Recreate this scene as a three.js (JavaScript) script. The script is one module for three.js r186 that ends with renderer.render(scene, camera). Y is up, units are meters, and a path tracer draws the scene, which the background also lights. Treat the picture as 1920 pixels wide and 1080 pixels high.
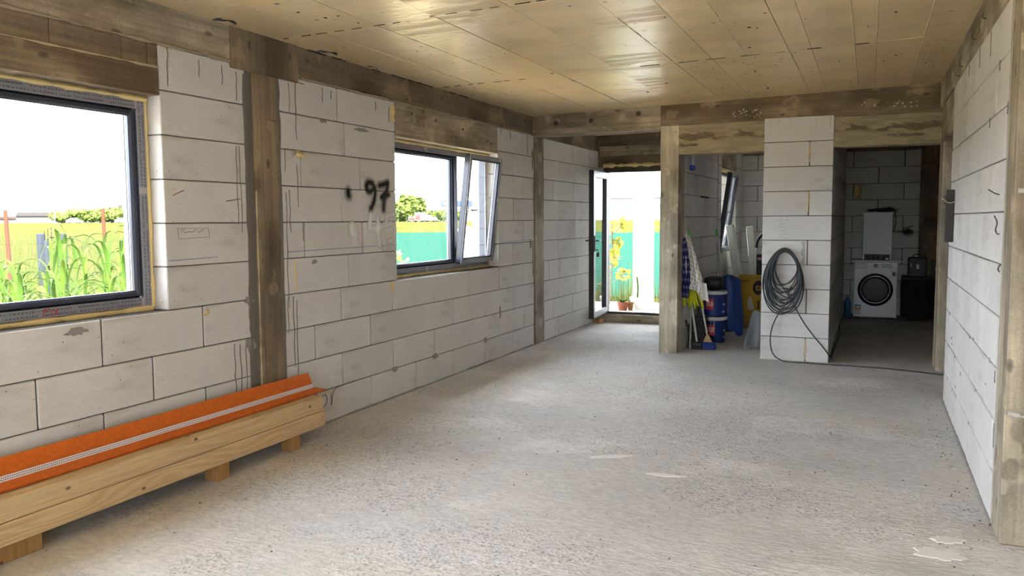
import * as THREE from 'three';
import { mergeGeometries } from 'three/addons/utils/BufferGeometryUtils.js';

// ------------------------------------------------------------------ camera, sky, sun, exposure
const scene = new THREE.Scene();
const camera = new THREE.PerspectiveCamera(38.75, 1920 / 1080, 0.05, 1500);
camera.position.set(3.6856, 1.504, 0);
camera.rotation.order = 'YXZ';
camera.rotation.set(-0.08298, 0.41211, -0.00572);
scene.background = new THREE.Color().setRGB(.93, 1.05, 1.22);        // bright hazy midday sky
scene.backgroundIntensity = 3.6;
const sun = new THREE.DirectionalLight(0xfff0d8, 13);
sun.position.set(32, 52, 24); sun.target.position.set(0, 0, -6);
sun.castShadow = true; sun.shadow.mapSize.set(2048, 2048); sun.shadow.radius = 3;
Object.assign(sun.shadow.camera, { left: -40, right: 40, top: 40, bottom: -40, near: 1, far: 160 });
scene.add(sun, sun.target);
const renderer = new THREE.WebGLRenderer({ antialias: true });
renderer.toneMapping = THREE.LinearToneMapping;
renderer.toneMappingExposure = 4.7;
renderer.shadowMap.enabled = true;

// ------------------------------------------------------------------ helpers
function rng(a) { return () => { a |= 0; a = a + 0x6D2B79F5 | 0; let t = Math.imul(a ^ a >>> 15, 1 | a); t = t + Math.imul(t ^ t >>> 7, 61 | t) ^ t; return ((t ^ t >>> 14) >>> 0) / 4294967296; }; }
const R = rng(77);
const rr = (a, b) => a + (b - a) * R();
const taken = {};
function numbered(n) { if (!(n in taken)) { taken[n] = 0; return n; } taken[n]++; return n + '_' + String(taken[n]).padStart(3, '0'); }
function shade(o) { o.castShadow = true; o.receiveShadow = true; return o; }
function tag(o, label, category, group, kind) { o.userData.label = label; if (category) o.userData.category = category; if (group) o.userData.group = group; if (kind) o.userData.kind = kind; return o; }
function thing(name, label, category, pos = [0, 0, 0], turn = 0, group, kind) {
  const o = new THREE.Group(); o.name = numbered(name); o.position.set(...pos); o.rotation.y = turn; scene.add(o);
  return tag(o, label, category, group, kind);
}
function part(parent, name, geo, mat, label) { const m = shade(new THREE.Mesh(Array.isArray(geo) ? merge(geo) : geo, mat)); m.name = name; if (label) m.userData.label = label; parent.add(m); return m; }
function single(name, geo, mat, label, category, group, kind) { const m = shade(new THREE.Mesh(Array.isArray(geo) ? merge(geo) : geo, mat)); m.name = numbered(name); scene.add(m); return tag(m, label, category, group, kind); }
function copy(o, label) { const c = o.clone(); c.name = numbered(o.name.replace(/_\d{3}$/, '')); c.userData = { ...o.userData }; if (label) c.userData.label = label; scene.add(c); return c; }
function clean(g) { const q = g.index ? g.toNonIndexed() : g; for (const k of Object.keys(q.attributes)) if (!['position', 'normal', 'uv'].includes(k)) q.deleteAttribute(k); q.morphAttributes = {}; return q; }
function merge(list) { return list.length === 1 ? list[0] : mergeGeometries(list.map(clean)); }
function mv(g, x = 0, y = 0, z = 0) { return g.translate(x, y, z); }

// chamfered box, 44 triangles, uv in metres; grain: axis along which the texture's u runs ('x','y','z' or null)
function cbox(w, h, d, c = 0.002, grain = null, uo = 0, vo = 0) {
  c = Math.min(c, w / 2.2, h / 2.2, d / 2.2);
  const H = [w / 2, h / 2, d / 2], pos = [], uv = [];
  const P = (s, k) => { const v = [s[0] * H[0], s[1] * H[1], s[2] * H[2]]; for (let i = 0; i < 3; i++) if (i !== k) v[i] -= s[i] * c; return v; };
  const tri = (a, b, e, axis) => {
    const u = [b[0] - a[0], b[1] - a[1], b[2] - a[2]], v = [e[0] - a[0], e[1] - a[1], e[2] - a[2]];
    const n = [u[1] * v[2] - u[2] * v[1], u[2] * v[0] - u[0] * v[2], u[0] * v[1] - u[1] * v[0]];
    if (n[0] * (a[0] + b[0] + e[0]) + n[1] * (a[1] + b[1] + e[1]) + n[2] * (a[2] + b[2] + e[2]) < 0) [b, e] = [e, b];
    for (const q of [a, b, e]) {
      pos.push(...q);
      let A = axis === 0 ? 2 : 0, B = axis === 1 ? 2 : 1;
      if (grain) { const g = 'xyz'.indexOf(grain); if (B === g) [A, B] = [B, A]; }
      uv.push(q[A] + uo, q[B] + vo);
    }
  };
  const S = [-1, 1];
  for (let k = 0; k < 3; k++) for (const s of S) {
    const i = (k + 1) % 3, j = (k + 2) % 3, q = S.flatMap(a => S.map(b => { const v = [0, 0, 0]; v[k] = s; v[i] = a; v[j] = b; return P(v, k); }));
    tri(q[0], q[1], q[2], k); tri(q[1], q[3], q[2], k);
  }
  for (let k = 0; k < 3; k++) for (const a of S) for (const b of S) {
    const i = (k + 1) % 3, j = (k + 2) % 3, at = (t, f) => { const v = [0, 0, 0]; v[k] = t; v[i] = a; v[j] = b; return P(v, f); };
    tri(at(-1, i), at(1, i), at(-1, j), i); tri(at(1, i), at(1, j), at(-1, j), i);
  }
  for (const a of S) for (const b of S) for (const e of S) { const v = [a, b, e]; tri(P(v, 0), P(v, 1), P(v, 2), 0); }
  const g = new THREE.BufferGeometry();
  g.setAttribute('position', new THREE.Float32BufferAttribute(pos, 3)); g.setAttribute('uv', new THREE.Float32BufferAttribute(uv, 2)); g.computeVertexNormals();
  return g;
}
// box from corner to corner
function bx(x0, x1, y0, y1, z0, z1, c = 0.002, grain = null) { return mv(cbox(Math.abs(x1 - x0), Math.abs(y1 - y0), Math.abs(z1 - z0), c, grain, (x0 + x1) * .37 + z0 * .31, (y0 + y1) * .43 + x0 * .7), (x0 + x1) / 2, (y0 + y1) / 2, (z0 + z1) / 2); }
const V = (x, y, z) => new THREE.Vector3(x, y, z);
function tube(pts, r, seg = 32, rad = 6, closed = false) { return new THREE.TubeGeometry(new THREE.CatmullRomCurve3(pts.map(p => Array.isArray(p) ? V(...p) : p), closed, 'centripetal'), seg, r, rad, closed); }
function rod(a, b, r0, r1 = r0, seg = 10) {
  const A = V(...a), B = V(...b), g = new THREE.CylinderGeometry(r1, r0, A.distanceTo(B), seg);
  g.applyQuaternion(new THREE.Quaternion().setFromUnitVectors(V(0, 1, 0), B.clone().sub(A).normalize())); const m = A.add(B).multiplyScalar(.5); return g.translate(m.x, m.y, m.z);
}
function lathe(pr, seg = 32) { return new THREE.LatheGeometry(pr.map(p => new THREE.Vector2(...p)), seg); }
// cloth or sheet: f(u,v) -> [x,y,z], given a thickness
function sheet(nu, nv, f, th = 0.003) {
  const pos = [], idx = [], uv = [], n = (nu + 1) * (nv + 1), p = [];
  for (let j = 0; j <= nv; j++) for (let i = 0; i <= nu; i++) { p.push(V(...f(i / nu, j / nv))); uv.push(i / nu, j / nv); }
  const g0 = new THREE.BufferGeometry().setFromPoints(p), quad = (o, flip) => { for (let j = 0; j < nv; j++) for (let i = 0; i < nu; i++) { const a = o + j * (nu + 1) + i, b = a + 1, c = a + nu + 1, d = c + 1; flip ? idx.push(a, c, b, b, c, d) : idx.push(a, b, c, b, d, c); } };
  quad(0, false); g0.setIndex(idx.slice()); g0.computeVertexNormals(); const nr = g0.attributes.normal;
  for (const s of [1, -1]) for (let k = 0; k < n; k++) pos.push(p[k].x + s * nr.getX(k) * th / 2, p[k].y + s * nr.getY(k) * th / 2, p[k].z + s * nr.getZ(k) * th / 2);
  idx.length = 0; quad(0, false); quad(n, true);
  const edge = []; for (let i = 0; i < nu; i++) edge.push([i, i + 1], [nv * (nu + 1) + i + 1, nv * (nu + 1) + i]); for (let j = 0; j < nv; j++) edge.push([(j + 1) * (nu + 1), j * (nu + 1)], [j * (nu + 1) + nu, (j + 1) * (nu + 1) + nu]);
  for (const [a, b] of edge) idx.push(a, n + a, b, b, n + a, n + b);
  const g = new THREE.BufferGeometry(); g.setAttribute('position', new THREE.Float32BufferAttribute(pos, 3)); g.setAttribute('uv', new THREE.Float32BufferAttribute([...uv, ...uv], 2)); g.setIndex(idx); g.computeVertexNormals();
  return g;
}

// ------------------------------------------------------------------ noise and textures
const LAT = new Float32Array(65536); { const q = rng(5); for (let i = 0; i < 65536; i++) LAT[i] = q(); }
function vn(x, y, px, py, s = 0) {      // tiling value noise, period px, py
  const xi = Math.floor(x), yi = Math.floor(y), fx = x - xi, fy = y - yi, a = fx * fx * (3 - 2 * fx), b = fy * fy * (3 - 2 * fy);
  const x0 = ((xi % px) + px) % px, x1 = (x0 + 1) % px, y0 = ((yi % py) + py) % py, y1 = (y0 + 1) % py, h = (i, j) => LAT[(i * 157 + j * 2311 + s * 7919) & 65535];
  const t = h(x0, y0), u = h(x1, y0), v = h(x0, y1), w = h(x1, y1);
  return (t + (u - t) * a) + ((v + (w - v) * a) - (t + (u - t) * a)) * b;
}
function fbm(u, v, px, py, oct = 4, s = 0) { let t = 0, a = .5, n = 0; for (let i = 0; i < oct; i++) { t += a * vn(u * px, v * py, px, py, s + i * 13); n += a; a *= .5; px *= 2; py *= 2; } return t / n; }
const sm = (a, b, x) => { const t = Math.min(1, Math.max(0, (x - a) / (b - a))); return t * t * (3 - 2 * t); };
function tex(w, h, fn, srgb = true, rep = 1, repv = rep) {
  const d = new Uint8Array(w * h * 4), c = [0, 0, 0, 1];
  for (let j = 0; j < h; j++) for (let i = 0; i < w; i++) { c[3] = 1; fn(i / w, j / h, c); const k = (j * w + i) * 4; for (let q = 0; q < 4; q++) d[k + q] = Math.max(0, Math.min(255, c[q] * 255)); }
  const t = new THREE.DataTexture(d, w, h); t.magFilter = THREE.LinearFilter; t.minFilter = THREE.LinearMipmapLinearFilter; t.generateMipmaps = true; t.wrapS = t.wrapT = THREE.RepeatWrapping; t.repeat.set(rep, repv);
  if (srgb) t.colorSpace = THREE.SRGBColorSpace; t.needsUpdate = true; return t;
}
function canvasTex(w, h, draw) { const c = document.createElement('canvas'); c.width = w; c.height = h; draw(c.getContext('2d'), w, h); const t = new THREE.CanvasTexture(c); t.colorSpace = THREE.SRGBColorSpace; return t; }
const std = (o) => new THREE.MeshStandardMaterial(o);
const phys = (o) => new THREE.MeshPhysicalMaterial(o);

// aerated concrete: off white, fine pores, faint saw marks and stains; 1.6 m per tile
const pores = []; { const q = rng(9); for (let i = 0; i < 90; i++) pores.push([q(), q(), .0006 + q() * .0022, q()]); }
const poreGrid = {}; pores.forEach(p => { const k = Math.floor(p[0] * 16) + '_' + Math.floor(p[1] * 16); (poreGrid[k] ||= []).push(p); });
function pore(u, v) { const l = poreGrid[Math.floor(u * 16) + '_' + Math.floor(v * 16)]; if (!l) return 0; let t = 0; for (const p of l) { const r = Math.hypot(u - p[0], (v - p[1]) * (.6 + p[3])); if (r < p[2]) t = Math.max(t, sm(p[2], p[2] * .5, r)); } return t; }
const blockMap = tex(1024, 1024, (u, v, c) => {
  const n = fbm(u, v, 6, 6, 4, 3), f = vn(u * 340, v * 340, 340, 340, 4), st = sm(.60, .78, fbm(u, v, 3, 9, 4, 21)), sw = vn(u * 24, v * 300, 24, 300, 8);
  let l = .90 + (n - .5) * .06 + (f - .5) * .045 + (sw - .5) * .025 - st * .075;
  const p = pore(u, v); l *= 1 - p * .55;
  c[0] = l; c[1] = l * (.985 - st * .012); c[2] = l * (.965 - st * .03);
});
const blockBump = tex(1024, 1024, (u, v, c) => { const f = vn(u * 340, v * 340, 340, 340, 4), g = vn(u * 130, v * 130, 130, 130, 6), p = pore(u, v); c[0] = c[1] = c[2] = .6 + (f - .5) * .35 + (g - .5) * .25 - p * .6; }, false);
for (const t of [blockMap, blockBump]) t.repeat.set(1 / 1.6, 1 / 1.6);
const blockTones = [[1, 1, 1], [.965, .96, .955], [.985, .98, .965], [.94, .935, .93]];
const Mblock = blockTones.map(k => std({ map: blockMap, bumpMap: blockBump, bumpScale: .0012, roughness: .95, color: new THREE.Color().setRGB(.80 * k[0], .80 * k[1], .80 * k[2]) }));
const mortarMat = std({ color: new THREE.Color().setRGB(.11, .105, .095), roughness: 1 });
const dripMat = std({ color: new THREE.Color().setRGB(.20, .185, .16), roughness: 1 });

// board-marked cast concrete; u runs along the grain; 2 m per tile
function concrete(seed, base, dark, amount, streak = 0) {
  return tex(1024, 1024, (u, v, c) => {
    const g = fbm(u, v, 3, 90, 3, seed), g2 = fbm(u, v, 8, 180, 2, seed + 3), n = fbm(u, v, 5, 5, 5, seed + 7), st = sm(.45, .68, fbm(u, v, 4, 7, 5, seed + 11)), f = vn(u * 300, v * 300, 300, 300, seed);
    const pale = sm(.66, .72, fbm(u, v, 10, 14, 4, seed + 17)) * .35;
    let l = 1 + (g - .5) * .27 + (g2 - .5) * .16 + (n - .5) * .5 + (f - .5) * .12;
    const kx = ((u * 3 + seed * .37) % 1) - .5, ky = ((v * 5 + Math.floor(u * 3) * .31) % 1) - .5, kr = Math.hypot(kx * 1.0, ky * 1.2);
    if (kr < .05) l *= .55 + kr * 6;
    const m = st * amount; for (let q = 0; q < 3; q++) c[q] = (base[q] * (1 - m) + dark[q] * m) * l * (1 - pale) + pale * base[q] * 1.45;
  });
}
const concBump = tex(1024, 1024, (u, v, c) => { const g = fbm(u, v, 3, 90, 3, 41), n = fbm(u, v, 20, 20, 4, 44), p = sm(.7, .8, vn(u * 60, v * 60, 60, 60, 3)); c[0] = c[1] = c[2] = .5 + (g - .5) * .7 + (n - .5) * .4 - p * .25; }, false);
concBump.repeat.set(.5, .5);
const mk = (m, o = {}) => { m.repeat.set(.5, .5); return std({ map: m, bumpMap: concBump, bumpScale: .004, roughness: .85, ...o }); };
const concA = mk(concrete(61, [.60, .555, .475], [.44, .395, .325], .9));              // grey-tan columns and beams
const concB = mk(concrete(67, [.51, .45, .36], [.38, .32, .24], .9));              // darker brown cast concrete
const concC = mk(concrete(71, [.66, .62, .54], [.50, .46, .39], .7));              // paler grey concrete
// lintels of the inner frame: pale lime-stained with dark damp bands
const bandMap = tex(1024, 512, (u, v, c) => {
  const e = (fbm(u, v, 14, 6, 4, 5) - .5) * .25, b = Math.max(sm(.13, .07, Math.abs(v + e - .60)) * sm(.34, .44, fbm(u, v, 5, 3, 4, 8)), sm(.07, .03, Math.abs(v + e * .7 - .33)) * sm(.45, .55, fbm(u, v, 6, 3, 4, 18))) * (.55 + .45 * fbm(u, v, 60, 30, 2, 9));
  const n = fbm(u, v, 8, 12, 5, 2), f = vn(u * 500, v * 250, 500, 250, 4), l = .9 + (n - .5) * .35 + (f - .5) * .12;
  c[0] = (.66 * (1 - b) + .42 * b) * l; c[1] = (.61 * (1 - b) + .36 * b) * l; c[2] = (.50 * (1 - b) + .27 * b) * l;
});
const bandMat = std({ map: bandMap, bumpMap: concBump, bumpScale: .003, roughness: .9 });
// ceiling: smooth, slightly shiny soffit with wood figure; u along the boards; 2.4 m x 1.2 m per tile
const knots = []; { const q = rng(31); for (let i = 0; i < 26; i++) knots.push([q(), q(), .003 + q() * .006]); }
const ringAt = (u, v) => { const w = fbm(u, v, 3, 6, 3, 90), x = (v * 7) % 1 - .5; return Math.sin((x * x * 26 + w * 9 + Math.abs(((u * 2) % 1) - .5) * 5) * 6.283); };
const ceilMap = tex(1024, 1024, (u, v, c) => {
  const n = fbm(u, v, 4, 4, 5, 50), g = fbm(u, v, 4, 120, 3, 52), st = sm(.52, .75, fbm(u, v, 5, 3, 4, 57)), ru = sm(.62, .8, fbm(u, v, 3, 5, 4, 59)), rg = ringAt(u, v);
  let l = .87 + (n - .5) * .13 + (g - .5) * .07 + rg * .010, k = 0;
  for (const p of knots) { const d = Math.hypot((u - p[0]) * 1.0, (v - p[1]) * .5); if (d < p[2]) k = Math.max(k, sm(p[2], p[2] * .4, d)); }
  l *= 1 - k * .55;
  c[0] = l * (1 - st * .06); c[1] = l * (.905 - st * .05 - ru * .025); c[2] = l * (.735 - st * .05 - ru * .08);
});
const ceilBump = tex(1024, 1024, (u, v, c) => { const rg = ringAt(u, v), a = sm(.45, .65, fbm(u, v, 3, 4, 3, 77)); c[0] = c[1] = c[2] = .5 + rg * .16 * a + (fbm(u, v, 30, 40, 3, 51) - .5) * .5; }, false);
for (const t of [ceilMap, ceilBump]) t.repeat.set(1 / 2.4, 1 / 1.2);
const Mceil = [[.95, .90, .82], [.935, .89, .81], [.96, .91, .82]].map(k => std({ map: ceilMap, bumpMap: ceilBump, bumpScale: .0045, roughness: .28, color: new THREE.Color().setRGB(...k) }));
// floor screed: raked across the room, gritty, with worn and dusty patches; 4.6 m per tile
const rake = (u, v) => { const a = sm(.36, .62, fbm(u, v, 5, 4, 3, 33)), w = v + (fbm(u, v, 3, 3, 2, 35) - .5) * .02; return ((vn(u * 70, w * 380, 70, 380, 3) - .5) * 1.2 + (vn(u * 260, w * 560, 260, 560, 5) - .5) * 1.1) * (.3 + .7 * a); };
const pits = {}; { const q = rng(63); for (let i = 0; i < 900; i++) { const p = [q(), q(), .0005 + q() * q() * .0016], k = Math.floor(p[0] * 40) + '_' + Math.floor(p[1] * 40); (pits[k] ||= []).push(p); } }
const pit = (u, v) => { const l = pits[Math.floor(u * 40) + '_' + Math.floor(v * 40)]; let t = 0; if (l) for (const p of l) { const d = Math.hypot(u - p[0], v - p[1]); if (d < p[2]) t = Math.max(t, sm(p[2], p[2] * .3, d)); } return t; };
const floorMap = tex(2048, 2048, (u, v, c) => {
  const n = fbm(u, v, 5, 7, 6, 100), f = vn(u * 900, v * 900, 900, 900, 4), g = fbm(u, v, 140, 220, 2, 104), dust = sm(.55, .78, fbm(u, v, 7, 11, 5, 107)) * .7, grit = sm(.70, .82, vn(u * 420, v * 420, 420, 420, 9)) * sm(.42, .6, fbm(u, v, 6, 6, 3, 111)), br = sm(.5, .72, fbm(u, v, 6, 5, 4, 115));
  let l = .74 + (n - .5) * .16 + (f - .5) * .07 + (g - .5) * .10 + dust * .09 - grit * .13 + rake(u, v) * .03 - pit(u, v) * .32;
  c[0] = l; c[1] = l * (.990 - br * .02); c[2] = l * (.972 - br * .05 + dust * .015);
});
const floorBump = tex(2048, 2048, (u, v, c) => {
  const g = fbm(u, v, 140, 220, 2, 104), f = vn(u * 900, v * 900, 900, 900, 4), k = sm(.42, .6, fbm(u, v, 6, 6, 3, 111)), h = vn(u * 420, v * 420, 420, 420, 9);
  c[0] = c[1] = c[2] = .5 + rake(u, v) * .26 - pit(u, v) * .4 + (g - .5) * .35 + (f - .5) * .14 + (h - .5) * .45 * k;
}, false);
for (const t of [floorMap, floorBump]) t.repeat.set(1 / 4.6, 1 / 4.6);
const floorMat = std({ map: floorMap, bumpMap: floorBump, bumpScale: .006, roughness: .78 });
// sawn spruce; u along the grain
const woodMap = tex(1024, 512, (u, v, c) => {
  const w = fbm(u, v, 3, 5, 3, 140), r = .5 + .5 * Math.sin((v * 9 + w * 4.5) * 6.283), g = fbm(u, v, 5, 160, 2, 145);
  let k = 0; for (const [a, b] of [[.13, .3], [.42, .75], [.61, .4], [.86, .62], [.3, .55]]) k = Math.max(k, sm(.022, .008, Math.hypot((u - a) * 2, v - b)));
  const l = .86 + (g - .5) * .14 - r * .055; c[0] = l * (.92 - k * .42); c[1] = l * (.80 - r * .03 - k * .42); c[2] = l * (.60 - r * .04 - k * .32);
});
woodMap.repeat.set(.55, 2.1);
const woodMat = std({ map: woodMap, roughness: .7 });
const woodDark = std({ map: woodMap, roughness: .8, color: new THREE.Color().setRGB(.62, .47, .30) });
const flat = (r, g, b, rough = .7, o = {}) => std({ color: new THREE.Color().setRGB(r, g, b), roughness: rough, ...o });
const foamMat = flat(.72, .56, .25, .9), frameMat = flat(.030, .036, .056, .24), rubber = flat(.012, .012, .014, .5), whitePlaster = flat(.80, .81, .80, .9), steel = flat(.62, .63, .64, .3, { metalness: .9 }), black = flat(.015, .015, .016, .5), ironRust = flat(.24, .11, .07, .8), wire = flat(.06, .06, .065, .45);
const glass = phys({ color: 0xffffff, transmission: 1, thickness: 0, roughness: 0, ior: 1.5 });

// ------------------------------------------------------------------ masonry
const blockCache = {};
function blockGeo(w, h, d, k) { const key = [w, h, d].map(q => q.toFixed(3)).join('_') + k; return blockCache[key] ||= cbox(w, h, d, .0045, null, k * .39, k * .57); }
// a wall of blocks: along 'z' (face is an x) or 'x' (face is a z); thick is signed, away from the room
function masonry(root, { along, face, thick, u0, u1, ys, joints = {}, bond = .72, start = 0, openings = [], gap = .006 }) {
  const core = [], inset = .011;
  for (let r = 0; r < ys.length - 1; r++) {
    const y0 = ys[r], y1 = ys[r + 1], ym = (y0 + y1) / 2;
    let iv = [[u0, u1]];
    for (const o of openings) if (ym > o[2] && ym < o[3]) iv = iv.flatMap(([a, b]) => [[a, Math.min(b, o[0])], [Math.max(a, o[1]), b]].filter(([p, q]) => q - p > .02));
    const js = joints[r] ? [...joints[r]].sort((a, b) => a - b) : [];
    if (!joints[r]) for (let q = start + (r % 2) * bond * .5 - 40 * bond; q < u1; q += bond) js.push(q);
    for (const [a, b] of iv) {
      const cut = [a, ...js.filter(q => q > a + .05 && q < b - .05), b];
      const ca = a + .004, cb = b - .004;
      core.push(along === 'z' ? bx(face + Math.sign(thick) * inset, face + thick - Math.sign(thick) * .004, y0, y1, ca, cb, .001) : bx(ca, cb, y0, y1, face + Math.sign(thick) * inset, face + thick - Math.sign(thick) * .004, .001));
      for (let i = 0; i + 1 < cut.length; i++) {
        const vg = .005, ua = cut[i] + (i ? vg : 0), ub = cut[i + 1] - (i + 2 < cut.length ? vg : 0), L = ub - ua, um = (ua + ub) / 2, k = Math.floor(R() * 4), t = Math.abs(thick), pr = rr(-.0015, .0015);
        const m = shade(new THREE.Mesh(along === 'z' ? blockGeo(t, y1 - y0 - gap, L, k) : blockGeo(L, y1 - y0 - gap, t, k), Mblock[Math.floor(R() * 4)]));
        m.name = 'block';
        along === 'z' ? m.position.set(face + thick / 2 + pr, ym, um) : m.position.set(um, ym, face + thick / 2 + pr);
        root.add(m);
      }
    }
  }
  part(root, 'mortar_bed', core, mortarMat);
}
const structure = (name, label) => thing(name, label, null, [0, 0, 0], 0, null, 'structure');
// mortar runs down a face: list of [u, yTop, length, width]
function drips(root, along, face, dir, list, mat = dripMat) {
  const g = [];
  for (const [u, y, len, wide] of list) {
    const w = wide * .42;
    const pts = [], n = 6; for (let i = 0; i <= n; i++) pts.push([u + (R() - .5) * .012, y - len * i / n]);
    const s = new THREE.Shape(); pts.forEach(([a, b], i) => { const q = a - w * (.35 + .65 * R()) * (i === n ? .2 : .5); i ? s.lineTo(q, b) : s.moveTo(q, b); });
    pts.slice().reverse().forEach(([a, b], i) => s.lineTo(a + w * (.35 + .65 * R()) * (i === 0 ? .2 : .5), b));
    const e = new THREE.ExtrudeGeometry(s, { depth: .004, bevelEnabled: false });
    if (along === 'z') { e.rotateY(-Math.PI / 2); e.translate(face + (dir > 0 ? .004 + .0015 : -.0015), 0, 0); } else e.translate(0, 0, face + (dir > 0 ? -.0015 : .0015 - .004));
    g.push(e);
  }
  const m = part(root, 'mortar_runs', g, mat); m.userData.kind = 'stuff'; return m;
}
// ragged upright smear of mortar along an edge
function smear(along, face, dir, u, w0, w1, y0, y1, n = 26, th = .006) {
  const s = new THREE.Shape(), L = [], Q = []; for (let i = 0; i <= n; i++) { const y = y0 + (y1 - y0) * i / n; L.push([u - w0 * rr(.35, 1), y]); Q.push([u + w1 * rr(.35, 1), y]); }
  L.forEach(([a, b], i) => i ? s.lineTo(a, b) : s.moveTo(a, b)); Q.reverse().forEach(([a, b]) => s.lineTo(a, b));
  const e = new THREE.ExtrudeGeometry(s, { depth: th, bevelEnabled: false }); const p = e.attributes.position, uvA = []; for (let i = 0; i < p.count; i++) uvA.push(p.getY(i), p.getX(i)); e.setAttribute('uv', new THREE.Float32BufferAttribute(uvA, 2));
  if (along === 'z') { e.rotateY(-Math.PI / 2); e.translate(face + (dir > 0 ? th - .001 : .001), 0, 0); } else e.translate(0, 0, face + (dir > 0 ? -.001 : .001 - th));
  return e;
}
// lumpy strip of expanded foam from a to b
function foam(a, b, r, seg = 40, wob = .35) {
  const g = tube([a, [(a[0] + b[0]) / 2, (a[1] + b[1]) / 2, (a[2] + b[2]) / 2], b], r, seg, 8), p = g.attributes.position, A = V(...a), d = V(...b).sub(A), len = d.length(); d.normalize();
  for (let i = 0; i < p.count; i++) { const q = V(p.getX(i), p.getY(i), p.getZ(i)), t = q.clone().sub(A).dot(d), c = A.clone().addScaledVector(d, t), k = 1 + wob * (fbm(t / len, .3, Math.max(4, Math.round(len * 14)), 3, 3, 7) - .5) * 3 + wob * .5 * (R() - .5); q.sub(c).multiplyScalar(k).add(c); p.setXYZ(i, q.x, q.y, q.z); }
  g.computeVertexNormals(); return g;
}

// ------------------------------------------------------------------ floor and ceiling
const YS = [-.01]; for (let k = 0; k < 10; k++) YS.push(.246 + .25 * k);      // outer walls: courses, top 2.496
const YP = []; for (let k = 0; k <= 10; k++) YP.push(-.004 + .2555 * k);      // inner walls, top 2.551
const YB = [-.005]; for (let k = 0; k < 10; k++) YB.push(.286 + .25 * k);     // rear wall
const ceilY = x => 2.715 + .0204 * x;
{
  const f = single('floor', bx(-.3, 6.9, -.22, 0, -14.3, 3.3, .001), floorMat, 'rough raked grey concrete floor', null, null, 'structure');
  const uv = f.geometry.attributes.uv, p = f.geometry.attributes.position; for (let i = 0; i < uv.count; i++) uv.setXY(i, p.getX(i) + .9, -p.getZ(i));
  const spl = std({ color: new THREE.Color().setRGB(.70, .69, .67), roughness: .9 });
  const splash = (x, z, a, b, turn, seed) => { const q = rng(seed), n = 26, s = new THREE.Shape(); for (let i = 0; i < n; i++) { const t = i / n * 6.283, k = .6 + .4 * q(); i ? s.lineTo(Math.cos(t) * a * k, Math.sin(t) * b * k) : s.moveTo(Math.cos(t) * a * k, Math.sin(t) * b * k); } const g = new THREE.ExtrudeGeometry(s, { depth: .002, bevelEnabled: true, bevelSize: .004, bevelThickness: .002, bevelSegments: 1 }); g.rotateX(-Math.PI / 2); g.rotateY(turn); g.translate(x, -.0005, z); part(f, 'plaster_splash', g, spl); };
  splash(2.215, -4.93, .15, .035, .5, 3); splash(2.62, -4.68, .12, .03, .1, 4); splash(4.06, -4.22, .09, .05, .3, 5); splash(4.0, -4.02, .12, .07, .1, 6);
  // mortar bead along the foot of the walls
  const bead = (a, b, r) => { const g = foam(a, b, r, 60, .5); return g; };
  part(f, 'mortar_fillet', [bead([.004, .002, -9.1], [.004, .002, -.6], .010), bead([4.268, .002, -7.5], [4.268, .002, -4.5], .009), bead([.004, .002, -11.5], [.004, .002, -9.4], .008)], flat(.24, .225, .20, 1));
  const q = rng(88), peb = []; for (let i = 0; i < 260; i++) { const g = new THREE.IcosahedronGeometry(.002 + q() * .0045, 0); const near = q() < .3; g.translate(near ? 4.24 - q() * .12 : .35 + q() * 3.8, .001, -2.6 - q() * 6.2); peb.push(g); }
  const pm = part(f, 'loose_grit', peb, flat(.16, .13, .10, .95)); pm.userData.kind = 'stuff';
}
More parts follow.
